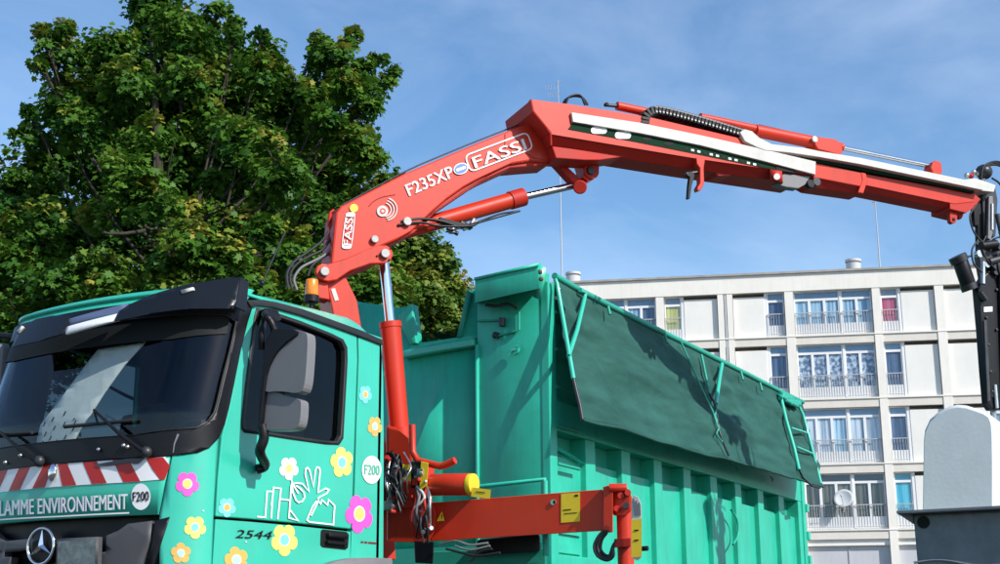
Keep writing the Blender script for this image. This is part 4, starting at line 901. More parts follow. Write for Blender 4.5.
# decals on the main boom
MP = lambda x, y, o=0.: CP(x, y, .151+o)
def ring2(c, r1, r2, a0=0, a1=360, k=28):
    L = [(c[0]+r1*math.cos(rad(a0+(a1-a0)*i/k)), c[1]+r1*math.sin(rad(a0+(a1-a0)*i/k))) for i in range(k+1)]
    return L+[(c[0]+r2*math.cos(rad(a1-(a1-a0)*i/k)), c[1]+r2*math.sin(rad(a1-(a1-a0)*i/k))) for i in range(k+1)]
lettering('lettering', 'F235XP', (409.5, 196), (455, 176.5), 12, MP, M['white'], crane, .008, bold=.03)
def rbox(c0, c1, h, r, w):          # rounded frame along a baseline, returned as outer and inner outlines
    dx, dy = c1[0]-c0[0], c1[1]-c0[1]; l = math.hypot(dx, dy); ux, uy = dx/l, dy/l; vx, vy = uy, -ux
    f = lambda L: [(c0[0]+ux*a+vx*b_, c0[1]+uy*a+vy*b_) for a, b_ in L]
    return f(rounded(0, 0, l, h, r)), f(rounded(w, w, l-w, h-w, r-w))
o_, i_ = rbox((470.5, 172.5), (534, 148.5), 18.5, 5.5, 1.4)
# the long frame follows the boom's taper
sheet('badge_frame', [o_, i_], MP, 'white', crane, off=.009)
lettering('lettering', 'FASSI', (475.5, 168.0), (527, 148.9), 11.2, MP, M['white'], crane, .011, bold=.03)
o_, i_ = rbox((354.6, 247), (353, 213), 0, 1, .3)
fx = lambda L: L
bx_ = [(341.5, 246), (345.5, 214.5), (347.5, 212.5), (354, 212), (355.5, 214), (352, 246.5), (349.5, 249), (343, 248.5)]
sheet('badge_frame', [smoothpoly([(a, c, 0) for a, c in bx_], 1), inset(bx_, .16)], MP, 'white', crane, off=.009)
lettering('lettering', 'FASSI', (350.6, 245.5), (353.4, 215.5), 7.2, MP, M['white'], crane, .011, bold=.04)
sheet('oval_badge', [[rot2(p, -.35, (461, 168.5)) for p in circ((461, 168.5), 7.6, 24, 5.6)]], MP, 'white', crane, off=.010)
sheet('oval_badge', [[rot2(p, -.35, (461, 168.5)) for p in circ((461, 168.5), 6.6, 24, 4.7)]], MP, mat('blue print', (.05, .16, .45), .4), crane, off=.012)
lettering('lettering', 'PM', (456.8, 171.6), (465.6, 168.2), 4, MP, M['white'], crane, .014, bold=.01) if 0 else sheet('oval_badge_mark', [[rot2(p, -.35, (461, 168.5)) for p in rounded(456, 167.2, 466, 170, 1.2)]], MP, 'white', crane, off=.014)
sheet('yellow_dot', [circ((354, 208), 4.2, 16)], MP, 'yellow', crane, off=.009)
lg = sheet('ring_logo', [circ((382.5, 211), 5.6, 20)], MP, 'alu', crane, off=.009); sheet('logo_core', [circ((382.8, 211), 3.0, 14)], MP, 'red', crane, off=.011); sheet('logo_centre', [circ((382.8, 211), 1.5, 12)], MP, 'alu', crane, off=.013)
for r in (7.6, 9.8, 12): sheet('ring_logo', [ring2((384+(r-7)*.35, 209.6-(r-7)*.1), r*.98, r*.98-1.1, -75, 80)], MP, 'alu', crane, off=.009)
b = B(); 
hose('crease', [(369, 206), (374, 201), (382, 197), (395, 194.5)], .5, 'red2', .152)

# rotator and hanging tool at the boom tip (black)
OFS = .1
plate('tool_head', [(982, 186), (995, 184), (998, 200), (996, 236), (990, 240), (984, 236)], .10, .02, 'dkmetal', bev=.012)
plate('tool_link', [(973, 200), (981, 200), (983, 228), (986, 250), (984, 268), (979, 268), (978, 226), (975, 226)], .08, .03, 'black', bev=.01)
plate('tool_link', [(989, 196), (993, 196), (994, 228), (991, 240), (988, 238)], .14, .11, 'grey', bev=.004)
for k in range(3): hose('hose', [(979+k, 182), (981+k, 172-k*2), (990, 165.5-k*1.5), (1000, 166-k*2), (1012, 174-k*2)], .9, 'black', .08*k)
for L in ([(992, 178), (1000, 184), (1008, 200), (1006, 216), (1001, 226)], [(988, 244), (996, 238), (1006, 236)], [(962, 262), (966, 257), (972, 256)]): hose('hose', L, 1., 'rubber', .1)
b = B(); b.ball(CP(984, 172, .06), .085, 8, (1.2, 1, .9)); b.build('hose_cover', 'dkmetal', crane)
for p in ((978, 173.5), (971, 176), (983, 180), (967, 175.5), (974, 172.5)):
    b = B(); q = CP(*p, .05); b.ball(q, .03, 5, (1.3, 1, .9)); b.build('hose_fitting', 'steel' if p[0] != 971 else 'red2', crane)
plate('tip_plate', [(963, 180), (975, 178), (985, 181), (996, 185), (994, 192), (985, 191), (975, 190), (964, 187)], .20, .0, 'alu', bev=.006)
b = B(); b.cyl(CP(959, 258, .12), CP(969, 287, .12), .075, 14); b.build('rotator_motor', 'black', crane, bevel=.01)
b = B(); b.cyl(CP(957, 256, .12), CP(960, 262, .12), .09, 14); b.cyl(CP(967.5, 284, .12), CP(970, 290, .12), .08, 14); b.build('motor_flange', 'dkmetal', crane, kind='stuff')
plate('tool_body', [(978, 286), (984, 276), (992, 268), (1004, 264), (1010, 300), (1010, 409), (992, 410), (988, 403), (985, 370), (982, 330)], .15, .06, 'black', bev=.015)
plate('tool_joint', [(979, 255), (988, 246), (1000, 246), (1006, 262), (1000, 275), (984, 282)], .12, .04, 'dkmetal', bev=.01)
for k in range(9):
    p = (976+random.random()*22, 244+k*3.6); b = B(); q = CP(*p, .14); b.cyl(q, q+CN*.05, .028+.02*random.random(), 8); b.build('bolt', 'dkmetal' if k % 3 else 'steel', crane)
plate('paper_label', [(984, 307), (992.5, 306.5), (992.5, 311.5), (984, 312)], .155, .152, 'white', bev=0)
ccyl('tool_rod', (1001, 268), (1006, 410), 2.4, 'dkmetal', .18); ccyl('tool_rod', (995, 385), (997, 408), 1.8, 'steel', .17)
for (a, c, r, m_) in (((980, 292), (986, 300), 2.6, 'dkmetal'), ((989, 262), (1003, 258), 3.4, 'dkmetal'), ((981, 246), (996, 244), 4.2, 'black'), ((983, 262), (983, 284), 2.2, 'steel'), ((992, 204), (992, 230), 1.6, 'steel'), ((997, 214), (1003, 240), 2.4, 'dkmetal')): ccyl('tool_cylinder', a, c, r, m_, .19, seg=12)
for L in ([(978, 240), (972, 250), (974, 264), (982, 272)], [(986, 236), (982, 246), (986, 258), (996, 270)], [(999, 232), (1004, 246), (998, 262), (1002, 280)], [(976, 205), (970, 216), (974, 232), (984, 244)]): hose('hose', L, .9, 'rubber', .2)
for p in ((984, 300), (986, 318), (988, 345), (990, 372), (992, 392), (996, 290), (996, 330)): pin(p, 1.3, .152, .02, 'dkmetal', name='bolt')
plate('tool_rib', [(984, 320), (987, 320), (991, 400), (988, 402)], .165, .15, 'dkmetal', bev=.003)
plate('tool_jaw', [(990, 372), (998, 371), (999, 396), (991, 398)], .165, .15, 'blkfilm', bev=.003)

OFS = 0.
# stabiliser beam, crosswise behind the cab
XO = 8.7
OP = lambda x, y, o=0.: XP(x, y, XO-o)
stab = crane
def oplate(name, L, off, th, m, bev=.008, parent=None, **k): return sheet(name, [L], OP, m, parent or crane, off=off, thick=th, bevel=bev, smooth=False, **k)
oplate('stabiliser_beam', [(430, 503), (603, 489.5), (604, 531), (430, 541.5)], .0, .26, 'red', .012)
oplate('stabiliser_sleeve', [(387, 497), (424, 500), (433, 504), (436, 515), (435, 532), (428, 543), (387, 542)], .03, .34, 'red', .012)
bl_ = oplate('beam_label', [(561, 494), (580, 492.5), (580, 521.5), (561, 523)], .004, .003, 'yellow', 0)
oplate('label_print', [(563, 510), (571, 509), (571, 510), (563, 511)], .006, .001, 'blkfilm', 0, bl_); oplate('label_print', [(564, 513.5), (577, 512.5), (577, 513.2), (564, 514.2)], .006, .001, 'blkfilm', 0, bl_); oplate('label_print', [(574.5, 495), (578, 494.7), (578, 496.5), (574.5, 496.8)], .006, .001, 'blkfilm', 0, bl_)
tr_ = oplate('warning_triangle', [(442, 511.5), (444.5, 521), (436.5, 521.5)], .032, .002, 'yellow', 0); oplate('triangle_mark', [(441.4, 514.5), (442.4, 514.5), (442.2, 519), (441.6, 519)], .034, .001, 'blkfilm', 0, tr_)
for p in ((555, 502.5), (553.5, 502.5)): b = B(); b.disc(OP(*p, .0), (-1, 0, 0), .012 if p[0] > 554 else .02, .01, 8); b.build('bolt', 'steel', crane)
oplate('beam_collar', [(603, 487), (607, 486), (613, 486.5), (613, 532.5), (608, 533), (603, 532)], .05, .36, 'red', .01)
oplate('leg_head', [(611, 489), (620, 487), (628, 490), (632, 497), (632, 510), (626, 516), (613, 516)], .0, .24, 'red', .02)
b = B(); b.cyl(OP(609, 488, .05), OP(627, 488, .0), .03, 10); b.build('pin', 'red', crane, bevel=.004)
for p in ((621, 496), (626, 506), (617, 509), (628, 493)): b = B(); b.disc(OP(*p, .0), (-1, -.4, 0), .022, .03, 8); b.build('bolt', 'red2' if p[0] != 626 else 'dkmetal', crane)
q0 = OP(624.5, 510, -.08); b = B(); b.cyl(q0, (q0.x, q0.y, .95), .055, 18); b.build('stabiliser_leg', 'red', crane)
b = B(); b.cyl((q0.x, q0.y, .96), (q0.x, q0.y, .30), .035, 14); b.cyl((q0.x, q0.y, .30), (q0.x, q0.y, .24), .14, 16); b.build('leg_foot', 'steel', crane)
oplate('leg_clamp', [(614, 539), (631, 538), (631, 547), (614, 548)], .07, .20, 'red2', .008)
yp = oplate('marker_plate', [(631.5, 500), (634, 495.5), (638, 497), (641.5, 505), (641.5, 557), (638, 561), (631, 558)], .12, .02, 'alu', .003)
oplate('yellow_sticker', [(631.3, 520), (641.7, 519), (641.7, 557), (631.3, 558)], .125, .004, 'yellow', 0, yp)
oplate('sticker_print', [(634, 540), (638.5, 539.7), (638.5, 541), (634, 541.3)], .128, .002, 'blkfilm', 0, yp); oplate('sticker_print', [(634, 530), (638.5, 529.7), (638.5, 531), (634, 531.3)], .128, .002, 'blkfilm', 0, yp)
for k in range(3): oplate('grey_hatch', [(632.5+k*2.8, 499+k*2), (634+k*2.8, 498.5+k*2), (636+k*2.4, 515), (634.6+k*2.4, 516)], .125, .003, 'grey', 0, yp)
b = B(); b.cyl(OP(640, 549, .05), OP(648, 548.5, .05), .016, 8); b.build('lock_handle', 'black', crane)
HP = lambda p: OP(p[0], p[1], .06+(p[2] if len(p) > 2 else 0))
for dx, m_ in ((0, 'dkmetal'), (3, 'rubber')): hose('hose', [(604+dx, 531), (598+dx, 538), (594.5+dx, 547), (598+dx, 556), (607, 560-dx*.5), (613-dx, 556), (613, 547), (617, 541)], 1.5, m_, P=HP)
for dx in (0, ): hose('hose', [(607, 533), (602, 540), (601, 550), (607, 556), (614, 553)], 1.1, 'rubber', P=HP)
# cross tube with yellow end, tag, bent arm
b = B(); b.cyl(OP(432, 485, .05), OP(470, 484.5, .05), .078, 20); b.build('cross_cylinder', 'red', crane, bevel=.006)
b = B(); b.cyl(OP(469, 484.5, .055), OP(474.5, 484.4, .055), .076, 20); b.build('cylinder_cap', 'yellow', crane, bevel=.006)
t_ = oplate('yellow_tag', [(472, 487.5), (491, 490), (490, 499), (471, 496.8)], .10, .004, 'yellow', .0); oplate('tag_print', [(476, 491.5), (485, 492.5), (485, 493.4), (476, 492.4)], .103, .001, 'blkfilm', 0, t_)
b = B(); b.tube([OP(412, 425, .05), OP(412.5, 452, .05), OP(418, 461, .05), OP(440, 466.5, .05), OP(446, 465, .05), OP(455, 460.5, .05)], .026, 8); b.build('bent_arm', 'red', crane)
b = B(); b.box((XO-.02, OP(425, 480).y-.02, OP(425, 480).z-.1), (XO+.1, OP(425, 480).y+.1, OP(425, 478).z+.1)); b.build('small_bracket', 'red', crane, bevel=.01)
oplate('base_housing', [(386, 425), (397, 428), (411, 440), (413, 460), (405, 470), (386, 462)], -.02, .5, 'red', .02)
oplate('base_column', [(386, 460), (430, 478), (433, 510), (386, 512)], -.14, .5, 'red2', .02)
oplate('valve_plate', [(403, 482), (416, 486), (419, 494), (418, 508), (402, 508)], .10, .03, 'red', .006)
lb = oplate('warning_label', [(402.5, 464.5), (411, 465.5), (411, 481.5), (402.5, 480.5)], .13, .02, 'yellow', .003)
oplate('control_box', [(410, 462), (423, 461), (424, 488), (411, 488)], .12, .10, 'black', .01)
oplate('warning_label', [(421, 461.5), (428.5, 463), (427, 486), (420.5, 490), (419.5, 487)], .15, .02, 'yellow', .003)
oplate('label_print', [(404.5, 470), (409, 470.5), (409, 475), (404.5, 474.5)], .133, .002, 'lb' if 0 else 'blkfilm', 0, lb)
random.seed(11)
for k in range(16):
    x0 = random.uniform(387, 404); y0 = random.uniform(452, 476); y1 = random.uniform(488, 514)
    hose('hose', [(x0, y0, .04), (x0+random.uniform(-7, 7), y0+14, .09), (x0+random.uniform(-5, 8), (y0+y1)/2+5, .12), (x0+random.uniform(-3, 9), y1, .06)], random.choice((.8, 1.1, 1.4)), random.choice(('rubber', 'steel', 'black', 'grey', 'dkmetal')), P=HP)
for k in range(13):
    x0 = random.uniform(416, 427); y0 = random.uniform(486, 500)
    hose('hose', [(x0, y0, .06), (x0+random.uniform(-4, 8), y0+12, .12), (x0+random.uniform(-6, 6), y0+26, .12), (x0-2+random.uniform(-3, 6), y0+44, .05)], random.choice((.8, 1.1, 1.4)), random.choice(('rubber', 'steel', 'grey', 'alu', 'red2')), P=HP)
for k in range(34):
    z_ = k % 2; p = (random.uniform(387, 404), random.uniform(456, 512)) if z_ else (random.uniform(412, 430), random.uniform(470, 534)); q = OP(*p, .10+.04*random.random()); s_ = random.uniform(.012, .03); b = B()
    if k % 3: b.cyl(q, q+Vector((-.04, random.uniform(-.04, .04), random.uniform(-.02, .03))), s_*.7, 8)
    else: b.box(q-Vector((s_, s_, s_)), q+Vector((s_, s_*1.3, s_*1.2)))
    b.build('fitting', random.choice(('steel', 'dkmetal', 'black', 'red2', 'steel')), crane, bevel=.003)
oplate('rear_hose_rack', [(386, 452), (400, 455), (404, 470), (403, 512), (386, 512)], .0, .03, 'black', .004)
oplate('lower_valve_block', [(414, 541), (434, 542), (433, 564), (415, 563)], .04, .12, 'black', .008)
# clutter under the beam
oplate('tank', [(476, 540), (540, 533), (541, 552), (476, 556)], -.30, .4, 'black', .03); oplate('underframe', [(430, 552), (546, 548), (547, 600), (430, 600)], -.45, .2, 'tealdk', .01)
for L in ([(440, 545), (455, 541), (470, 545), (488, 543)], [(446, 549), (462, 553), (478, 556), (500, 553)], [(455, 546), (470, 550), (490, 546)], [(470, 562), (480, 552), (492, 549)]): hose('hose', L, 1.1, 'steel' if L[0][0] in (440, 455) else 'rubber', P=HP)
b = B(); b.tube([OP(545, 481, -.2), OP(546, 556, -.2)], .02, 6); b.build('upright_bar', 'teal2', crane)
# orange beacon beside the mast foot
q = onplane(311.5, 296, CN, CK+.35); b = B(); b.cyl(q, q+Vector((0, 0, .13)), .055, 16, .048); bc = b.build('beacon_lamp', 'orange', crane, bevel=.008)
b = B(); b.cyl(q-Vector((0, 0, .05)), q, .06, 14); b.cyl(q-Vector((0, 0, .5)), q, .02, 8); b.build('beacon_base', 'black', bc)

# ------------------------------------------------------------------ recycling silo hanging under the tool
XS = 13.6; SP = lambda x, y, o=0.: XP(x, y, XS-o)
silo = thing('recycling_container', 'pale grey domed recycling container with dark steel pit body below its platform', 'container', (14.4, -3.0, .6))
prof = [(922, 512), (922.5, 470), (923, 440), (924, 430), (929, 419), (938, 411), (949, 405.5), (957, 404), (966, 404.8), (976, 408), (984, 411), (989, 414), (991.5, 420), (992.5, 430), (993, 460), (993, 506)]
pts = [XP(px, py, XS) for px, py in prof]; b = B(); n = len(pts)
lay = []; DX = 1.15
for t, sc_ in ((0, .965), (.012, .985), (.035, .997), (.07, 1.), (DX-.07, 1.), (DX-.02, .985), (DX, .965)):
    cy_ = sum(p.y for p in pts)/n; zb_ = pts[0].z
    lay.append([Vector((XS+t, cy_+(p.y-cy_)*sc_, zb_+(p.z-zb_)*(sc_ if p.z > zb_+.05 else 1))) for p in pts])
# second half of the shell on the right is a lit side: widen towards the right
vs = [p for L in lay for p in L]; fs = [(i*n+k, (i+1)*n+k, (i+1)*n+k+1, i*n+k+1) for i in range(len(lay)-1) for k in range(n-1)]
b.add(vs, fs, True); b.add(lay[0], [tuple(range(n))]); b.add(lay[-1], [tuple(range(n))[::-1]])
b.build('plastic_hood', 'silo', silo)
yl, yr = XP(897, 512, XS-.12).y, XP(1000, 505, XS).y-.75
zp = XP(922, 511, XS).z
b = B(); b.box((XS-.14, yr, zp-.03), (XS+1.6, yl, zp)); b.build('platform', 'silodk', silo, bevel=.006)
yb = XP(914, 530, XS).y
b = B(); b.prism([(XS, yb, zp-.03), (XS, yr+.15, zp-.03), (XS, yr+.2, .35), (XS, yb-.02, .35)], (1.45, 0, 0)); b.build('pit_body', 'silodk', silo, bevel=.02)
b = B(); b.prism([(XS-.13, yl-.01, zp-.028), (XS, yb+.0, zp-.12), (XS, yb, zp-.028)], (1.5, 0, 0)); b.build('platform_gusset', 'silodk', silo)
b = B(); b.disc(XP(923.5, 522.5, XS), (-1, 0, 0), 5.6*(14.5/FPX), .01, 24); b.build('round_hole', 'blkfilm', silo)
qz = XP(960, 562, XS); b = B(); b.tube(spline([XP(914+k*12, 563-3*math.sin(k*.8), XS-.01) for k in range(9)]), .012, 6); b.build('weld_line', 'steel', silo)
b = B(); q = XP(993, 410, XS+.5); b.tube([(q.x, q.y, q.z-.35), (q.x, q.y, q.z+.08)], .03, 8); b.build('lifting_eye', 'steel', silo)

# ------------------------------------------------------------------ ground
b = B(); b.add([(-1500, -1500, 0), (1500, -1500, 0), (1500, 1500, 0), (-1500, 1500, 0)], [(0, 1, 2, 3)]); tag(b.build('ground', 'asphalt'), kind='structure')

# ------------------------------------------------------------------ apartment building: u along the facade, z up, d out of the facade
BN = Vector((-math.cos(BYAW), -math.sin(BYAW), 0)); BU = Vector((math.sin(BYAW), -math.cos(BYAW), 0))
_q = ray(800, 450); _q = _q/math.hypot(_q.x, _q.y)*60; BK = BN.dot(CAM+_q)
def FPt(u, z, d=0.): return BU*u+BN*(BK+d)+Vector((0, 0, z))
def bpx(px, py, d=0.): q = onplane(px, py, BN, BK+d); return q.dot(BU), q.z
bld = thing('apartment_building', 'long cream flat roofed apartment block with white framed windows in rows', 'building', FPt(8, 0, -5))
def fbox(s, u0, u1, z0, z1, d0, d1): return s.obox(FPt(u0, z0, d1), BU*(u1-u0), BN*(d0-d1), (0, 0, z1-z0))
UL, UR = -14.5, 30.
SLABS = [13.60, 10.86, 8.12, 5.42, 2.7]; ZROOF = 16.55
b = B(); fbox(b, UL, UR, 15.78, ZROOF, .05, -9.5); b.build('parapet', 'facade', bld)
b = B(); fbox(b, UL-.1, UR+.1, ZROOF, ZROOF+.09, .14, -9.6); b.build('coping', mat('grey roof edge', (.36, .34, .31), .8, var=.2, vscale=2), bld)
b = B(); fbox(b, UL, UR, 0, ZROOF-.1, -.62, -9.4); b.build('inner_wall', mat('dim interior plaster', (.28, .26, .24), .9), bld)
b = B(); fbox(b, UL, UL+.3, 0, 15.8, .03, -9.4); fbox(b, UR-.3, UR, 0, 15.8, .03, -9.4); b.build('end_wall', 'facade', bld, kind='stuff')
for z in SLABS:
    b = B(); fbox(b, UL+.3, UR-.3, z-.17, z+.17, .0, -.62); b.build('floor_edge', 'slab', bld)
    b = B(); fbox(b, UL+.3, UR-.3, z+.17, z+.22, .05, -.3); b.build('sill_course', 'facade', bld)
# bays: (kind, u0, u1); kinds: W five panes, L window left + panel, R panel + window right; pillars between
P_ = .34
bays = []; pil = []
def period(u):       # starts at the left pillar of an A bay
    return [('P', u, u+.34), ('W', u+.34, u+3.62), ('P', u+3.62, u+3.96), ('L', u+3.96, u+6.27), ('PP', u+6.27, u+6.91), ('R', u+6.91, u+9.11), ('P', u+9.11, u+9.48), ('W', u+9.48, u+12.76), ('P', u+12.76, u+13.09), ('L', u+13.09, u+15.33), ('P', u+15.33, u+15.70), ('R', u+15.70, u+17.95)]
segs = [('P', -14.2, -13.9), ('L', -13.9, -11.6), ('PP', -11.6, -10.96), ('R', -10.96, -8.76), ('P', -8.76, -8.4), ('W', -8.4, -5.1), ('P', -5.1, -4.75), ('L', -4.75, -2.45), ('P', -2.45, -1.17)]
segs = [('P', -14.2, -13.6), ('W', -13.6, -10.32), ('P', -10.32, -9.95), ('L', -9.95, -7.64), ('PP', -7.64, -7.0), ('R', -7.0, -4.8), ('P', -4.8, -4.43), ('L', -4.43, -2.13), ('P', -2.13, -1.17)]+period(-1.17)+[('PP', 16.78, 17.4), ('L', 17.4, 19.7), ('P', 19.7, 20.04), ('W', 20.04, 23.32), ('P', 23.32, 23.66), ('L', 23.66, 26.), ('P', 26., 26.34), ('W', 26.34, 29.4), ('P', 29.4, 29.7)]
for k, u0, u1 in segs:
    if k == 'P': b = B(); fbox(b, u0, u1, 0, 15.8, .03, -.62); b.build('pillar', 'facade', bld)
    if k == 'PP':
        m_ = (u0+u1)/2
        b = B(); fbox(b, u0, m_-.07, 0, 15.8, .03, -.62); b.build('pillar', 'facade', bld)
        b = B(); fbox(b, m_+.07, u1, 0, 15.8, .03, -.62); b.build('pillar', 'facade', bld)
        b = B(); fbox(b, m_-.07, m_+.07, 0, 15.8, -.10, -.62); b.build('pillar_joint', 'facade', bld)
        b = B(); b.cyl(FPt(m_, .2, -.03), FPt(m_, 16.2, -.03), .055, 8); b.build('downpipe', 'gpanel', bld)
def window(u0, u1, z0, z1, splits, style, rail=True, trans='blue', posts=()):
    """frame with glazing bars, one pane and curtain per light, transom lights above, railing in front"""
    zt = z1-.32; fb = B(); dF = -.20
    fbox(fb, u0, u1, z0, z0+.52, dF+.03, dF-.03); fbox(fb, u0, u1, zt-.10, zt, dF+.03, dF-.03)
    fbox(fb, u0, u1, z1-.05, z1, dF+.03, dF-.03)
    ed = [u0]+list(splits)+[u1]
    for e in ed: fbox(fb, max(u0, e-.055), min(u1, e+.055), z0+.52, zt-.10, dF+.028, dF-.03)
    for e in (u0, u1)+tuple(posts): fbox(fb, max(u0, e-.045), min(u1, e+.045), zt, z1-.05, dF+.024, dF-.03)
    f = fb.build('window', 'frame', bld)
    for i in range(len(ed)-1):
        a, c = ed[i], ed[i+1]
        if (a, c) in posts: continue
        cb = B(); fbox(cb, a+.05, c-.05, z0+.52, zt-.10, dF-.035, dF-.045); cb.build('curtain', CUR[style[i % len(style)]], f)
        pb = B(); fbox(pb, a+.05, c-.05, z0+.52, zt-.10, dF-.005, dF-.012); pb.build('pane', 'wglass', f)
    cb = B(); fbox(cb, u0+.04, u1-.04, zt, z1-.05, dF-.035, dF-.045); cb.build('blind', TR[trans], f)
    pb = B(); fbox(pb, u0+.04, u1-.04, zt, z1-.05, dF-.005, dF-.012); pb.build('pane', 'wglass', f)
    if rail:
        rb_ = B(); zr = z0+.03; n_ = max(3, int((u1-u0)/.105))
        fbox(rb_, u0, u1, z0+.98, z0+1.02, -.08, -.11); fbox(rb_, u0, u1, z0+.10, z0+.13, -.08, -.11)
        for i in range(n_+1): u = u0+.01+(u1-u0-.02)*i/n_; fbox(rb_, u-.009, u+.009, z0+.10, z0+1.0, -.087, -.105)
        rb_.build('railing', 'rail', bld)
TR = {'blue': mat('blue grey blind', (.22, .32, .44), .5, var=.1), 'dark': mat('dark blind', (.05, .055, .07), .5), 'cyan': mat('cyan blind', (.05, .35, .45), .5), 'grey': mat('grey blind', (.3, .33, .38), .6)}
STY = {  # (storey, bay index among W/L/R in reading order) -> curtain colours
}
tops = [15.78]+[z-.17 for z in SLABS]; bots = [z+.22 for z in SLABS]+[.1]
rnd = random.Random(5)
for s_ in range(6):
    z1, z0 = tops[s_]-.003, bots[s_]+.003; bi = 0
    for k, u0, u1 in segs:
        if k in ('P', 'PP'): continue
        bi += 1; near = round(u0, 1)
        if s_ >= 4:      # garages and entrances at the foot
            b = B(); fbox(b, u0, u1, z0, z1-.25, -.25, -.30); b.build('grey_panel', 'gpanel', bld)
            b = B(); fbox(b, u0+(u1-u0)*.5-.02, u0+(u1-u0)*.5+.02, z0, z1-.25, -.22, -.26); b.build('panel_joint', 'rail', bld)
            b = B(); fbox(b, u0, u1, z1-.25, z1, -.10, -.5); b.build('lintel', 'panel', bld); continue
        if k == 'W':
            sty = ['blue'], ['check', 'check', 'check'], ['white', 'white', 'blue'], ['dark']
            st_ = sty[s_ % 4]
            if near < 0: st_ = (['blue', 'navy'], ['white'], ['navy'], ['dark'])[s_]
            w_ = u1-u0; a = u0+.03
            sp = [u0+.62, u0+1.22, u0+1.86, u0+2.08, u0+2.66]
            window(u0+.02, u0+1.92, z0, z1, [u0+.66, u0+1.29], st_, True, 'blue' if s_ < 3 else 'dark'); window(u0+2.0, u1-.02, z0, z1, [u0+2.63], st_, True, 'blue' if s_ < 3 else 'dark')
            b = B(); fbox(b, u0+1.92, u0+2.0, z0, z1, -.15, -.26); b.build('mullion', 'frame', bld)
        else:
            wl = (u0+.02, u0+.74) if k == 'L' else (u1-.74, u1-.02); pn = (u0+.86, u1-.02) if k == 'L' else (u0+.02, u1-.86)
            st_ = 'blue'
            if k == 'L' and 2 < u0 < 3: st_ = ('yellow', 'white', 'blue', 'white')[s_]
            elif k == 'R' and 5 < u0 < 6.5: st_ = ('navy', 'navy', 'white', 'dark')[s_]
            elif k == 'L' and 11 < u0 < 13: st_ = ('red', 'navy', 'navy', 'cyan')[s_]
            else: st_ = rnd.choice(['blue', 'white', 'navy', 'dark'])
            window(wl[0], wl[1], z0, z1, [], [st_], True, 'cyan' if st_ == 'cyan' else ('blue' if k == 'R' or s_ else 'grey'))
            b = B(); fbox(b, pn[0], pn[1], z0, z1-.16, -.12, -.25); b.build('wall_panel', 'panel', bld, bevel=.012)
            b = B(); fbox(b, pn[0], pn[1], z1-.16, z1, -.42, -.50); b.build('blind_box', mat('taupe blind box', (.22, .20, .17), .8) if not bpy.data.materials.get('taupe blind box') else bpy.data.materials['taupe blind box'], bld)
            g0, g1 = (wl[1], pn[0]) if k == 'L' else (pn[1], wl[0])
            b = B(); fbox(b, g0, g1, z0, z1, -.14, -.26); b.build('jamb', 'frame', bld)
# chimneys, roof cowls
for px, name_ in ((573, 'a'), (853.5, 'b')):
    u, z = bpx(px, 268, -3); c = FPt(u, ZROOF-.1, -3.); b = B(); b.cyl(c, c+Vector((0, 0, 1.22)), .33, 16); ch_ = b.build('chimney', 'gpanel', bld)
    b = B(); b.cyl(c+Vector((0, 0, 1.30)), c+Vector((0, 0, 1.40)), .36, 16); b.cyl(c+Vector((0, 0, 1.2)), c+Vector((0, 0, 1.32)), .25, 12); b.build('cowl', 'gpanel', ch_, kind='stuff')
# white net fence panel at the foot, left
u, z = bpx(830, 552, .4)
# satellite dish on the railing
u, z = bpx(843.5, 498, .35); c = FPt(u, z, .25); dn = (BN*.8+BU*(-.25)+Vector((0, 0, .3))).normalized()
dish = thing('satellite_dish', 'round pale satellite dish on the railing of the lowest large window', 'satellite dish', FPt(u, z-.5, .05))
b = B(); ax = dn.orthogonal().normalized(); ay = dn.cross(ax); R0 = .40; vs = [c-dn*.09]; fs = []
for i in range(1, 5):
    r = R0*i/4
    for k in range(24): t = 2*PI*k/24; vs.append(c-dn*.09*(1-(i/4)**2)+(ax*math.cos(t)+ay*math.sin(t))*r)
fs += [(0, 1+k, 1+(k+1) % 24) for k in range(24)]
for i in range(3): fs += [(1+i*24+k, 1+(i+1)*24+k, 1+(i+1)*24+(k+1) % 24, 1+i*24+(k+1) % 24) for k in range(24)]
b.add(vs, fs, True); b.build('reflector', mat('pale dish paint', (.62, .63, .62), .5), dish, solid=.015)
b = B(); b.cyl(c-Vector((0, 0, R0*.9)), c+dn*.38-Vector((0, 0, .05)), .015, 6); b.ball(c+dn*.38-Vector((0, 0, .05)), .045, 6); b.build('feed_arm', 'gpanel', dish)
b = B(); b.tube([c-dn*.1, c-dn*.25-Vector((0, 0, .05)), FPt(u, z-.55, -.09)], .022, 6); b.build('bracket', 'gpanel', dish)
# roof aerials
def aerial(p0, p1, label, bars):
    u0, z0_ = bpx(*p0, -4); u1, z1_ = bpx(*p1, -4); base = FPt(u0, ZROOF-.1, -4); top = FPt(u0+(u1-u0)*.4, z1_, -4)
    t = thing('aerial_mast', label, 'aerial', base, 'aerials on the flat roof'); b = B(); b.tube([base, base.lerp(top, .5), top], [.04, .03, .018], 6); b.build('pole', 'rail', t)
    for (dz, l, up_) in bars:
        b = B(); q = top-Vector((0, 0, dz)); b.cyl(q-BU*l, q+BU*l*.35+Vector((0, 0, up_)), .014, 5)
        for k in range(5): b.cyl(q-BU*(l*(1-k*.22))-Vector((0, 0, .12)), q-BU*(l*(1-k*.22))+Vector((0, 0, .12)), .008, 4)
        b.build('cross_arm', 'rail', t)
aerial((562, 270), (557, 80), 'very tall thin roof aerial rising behind the elbow of the crane', [(.35, .62, .25), (.75, .5, .1), (1.6, .2, 0)])
aerial((880, 268), (875, 198), 'shorter roof aerial behind the far end of the red boom', [(.1, .12, 0), (.3, .12, 0)])

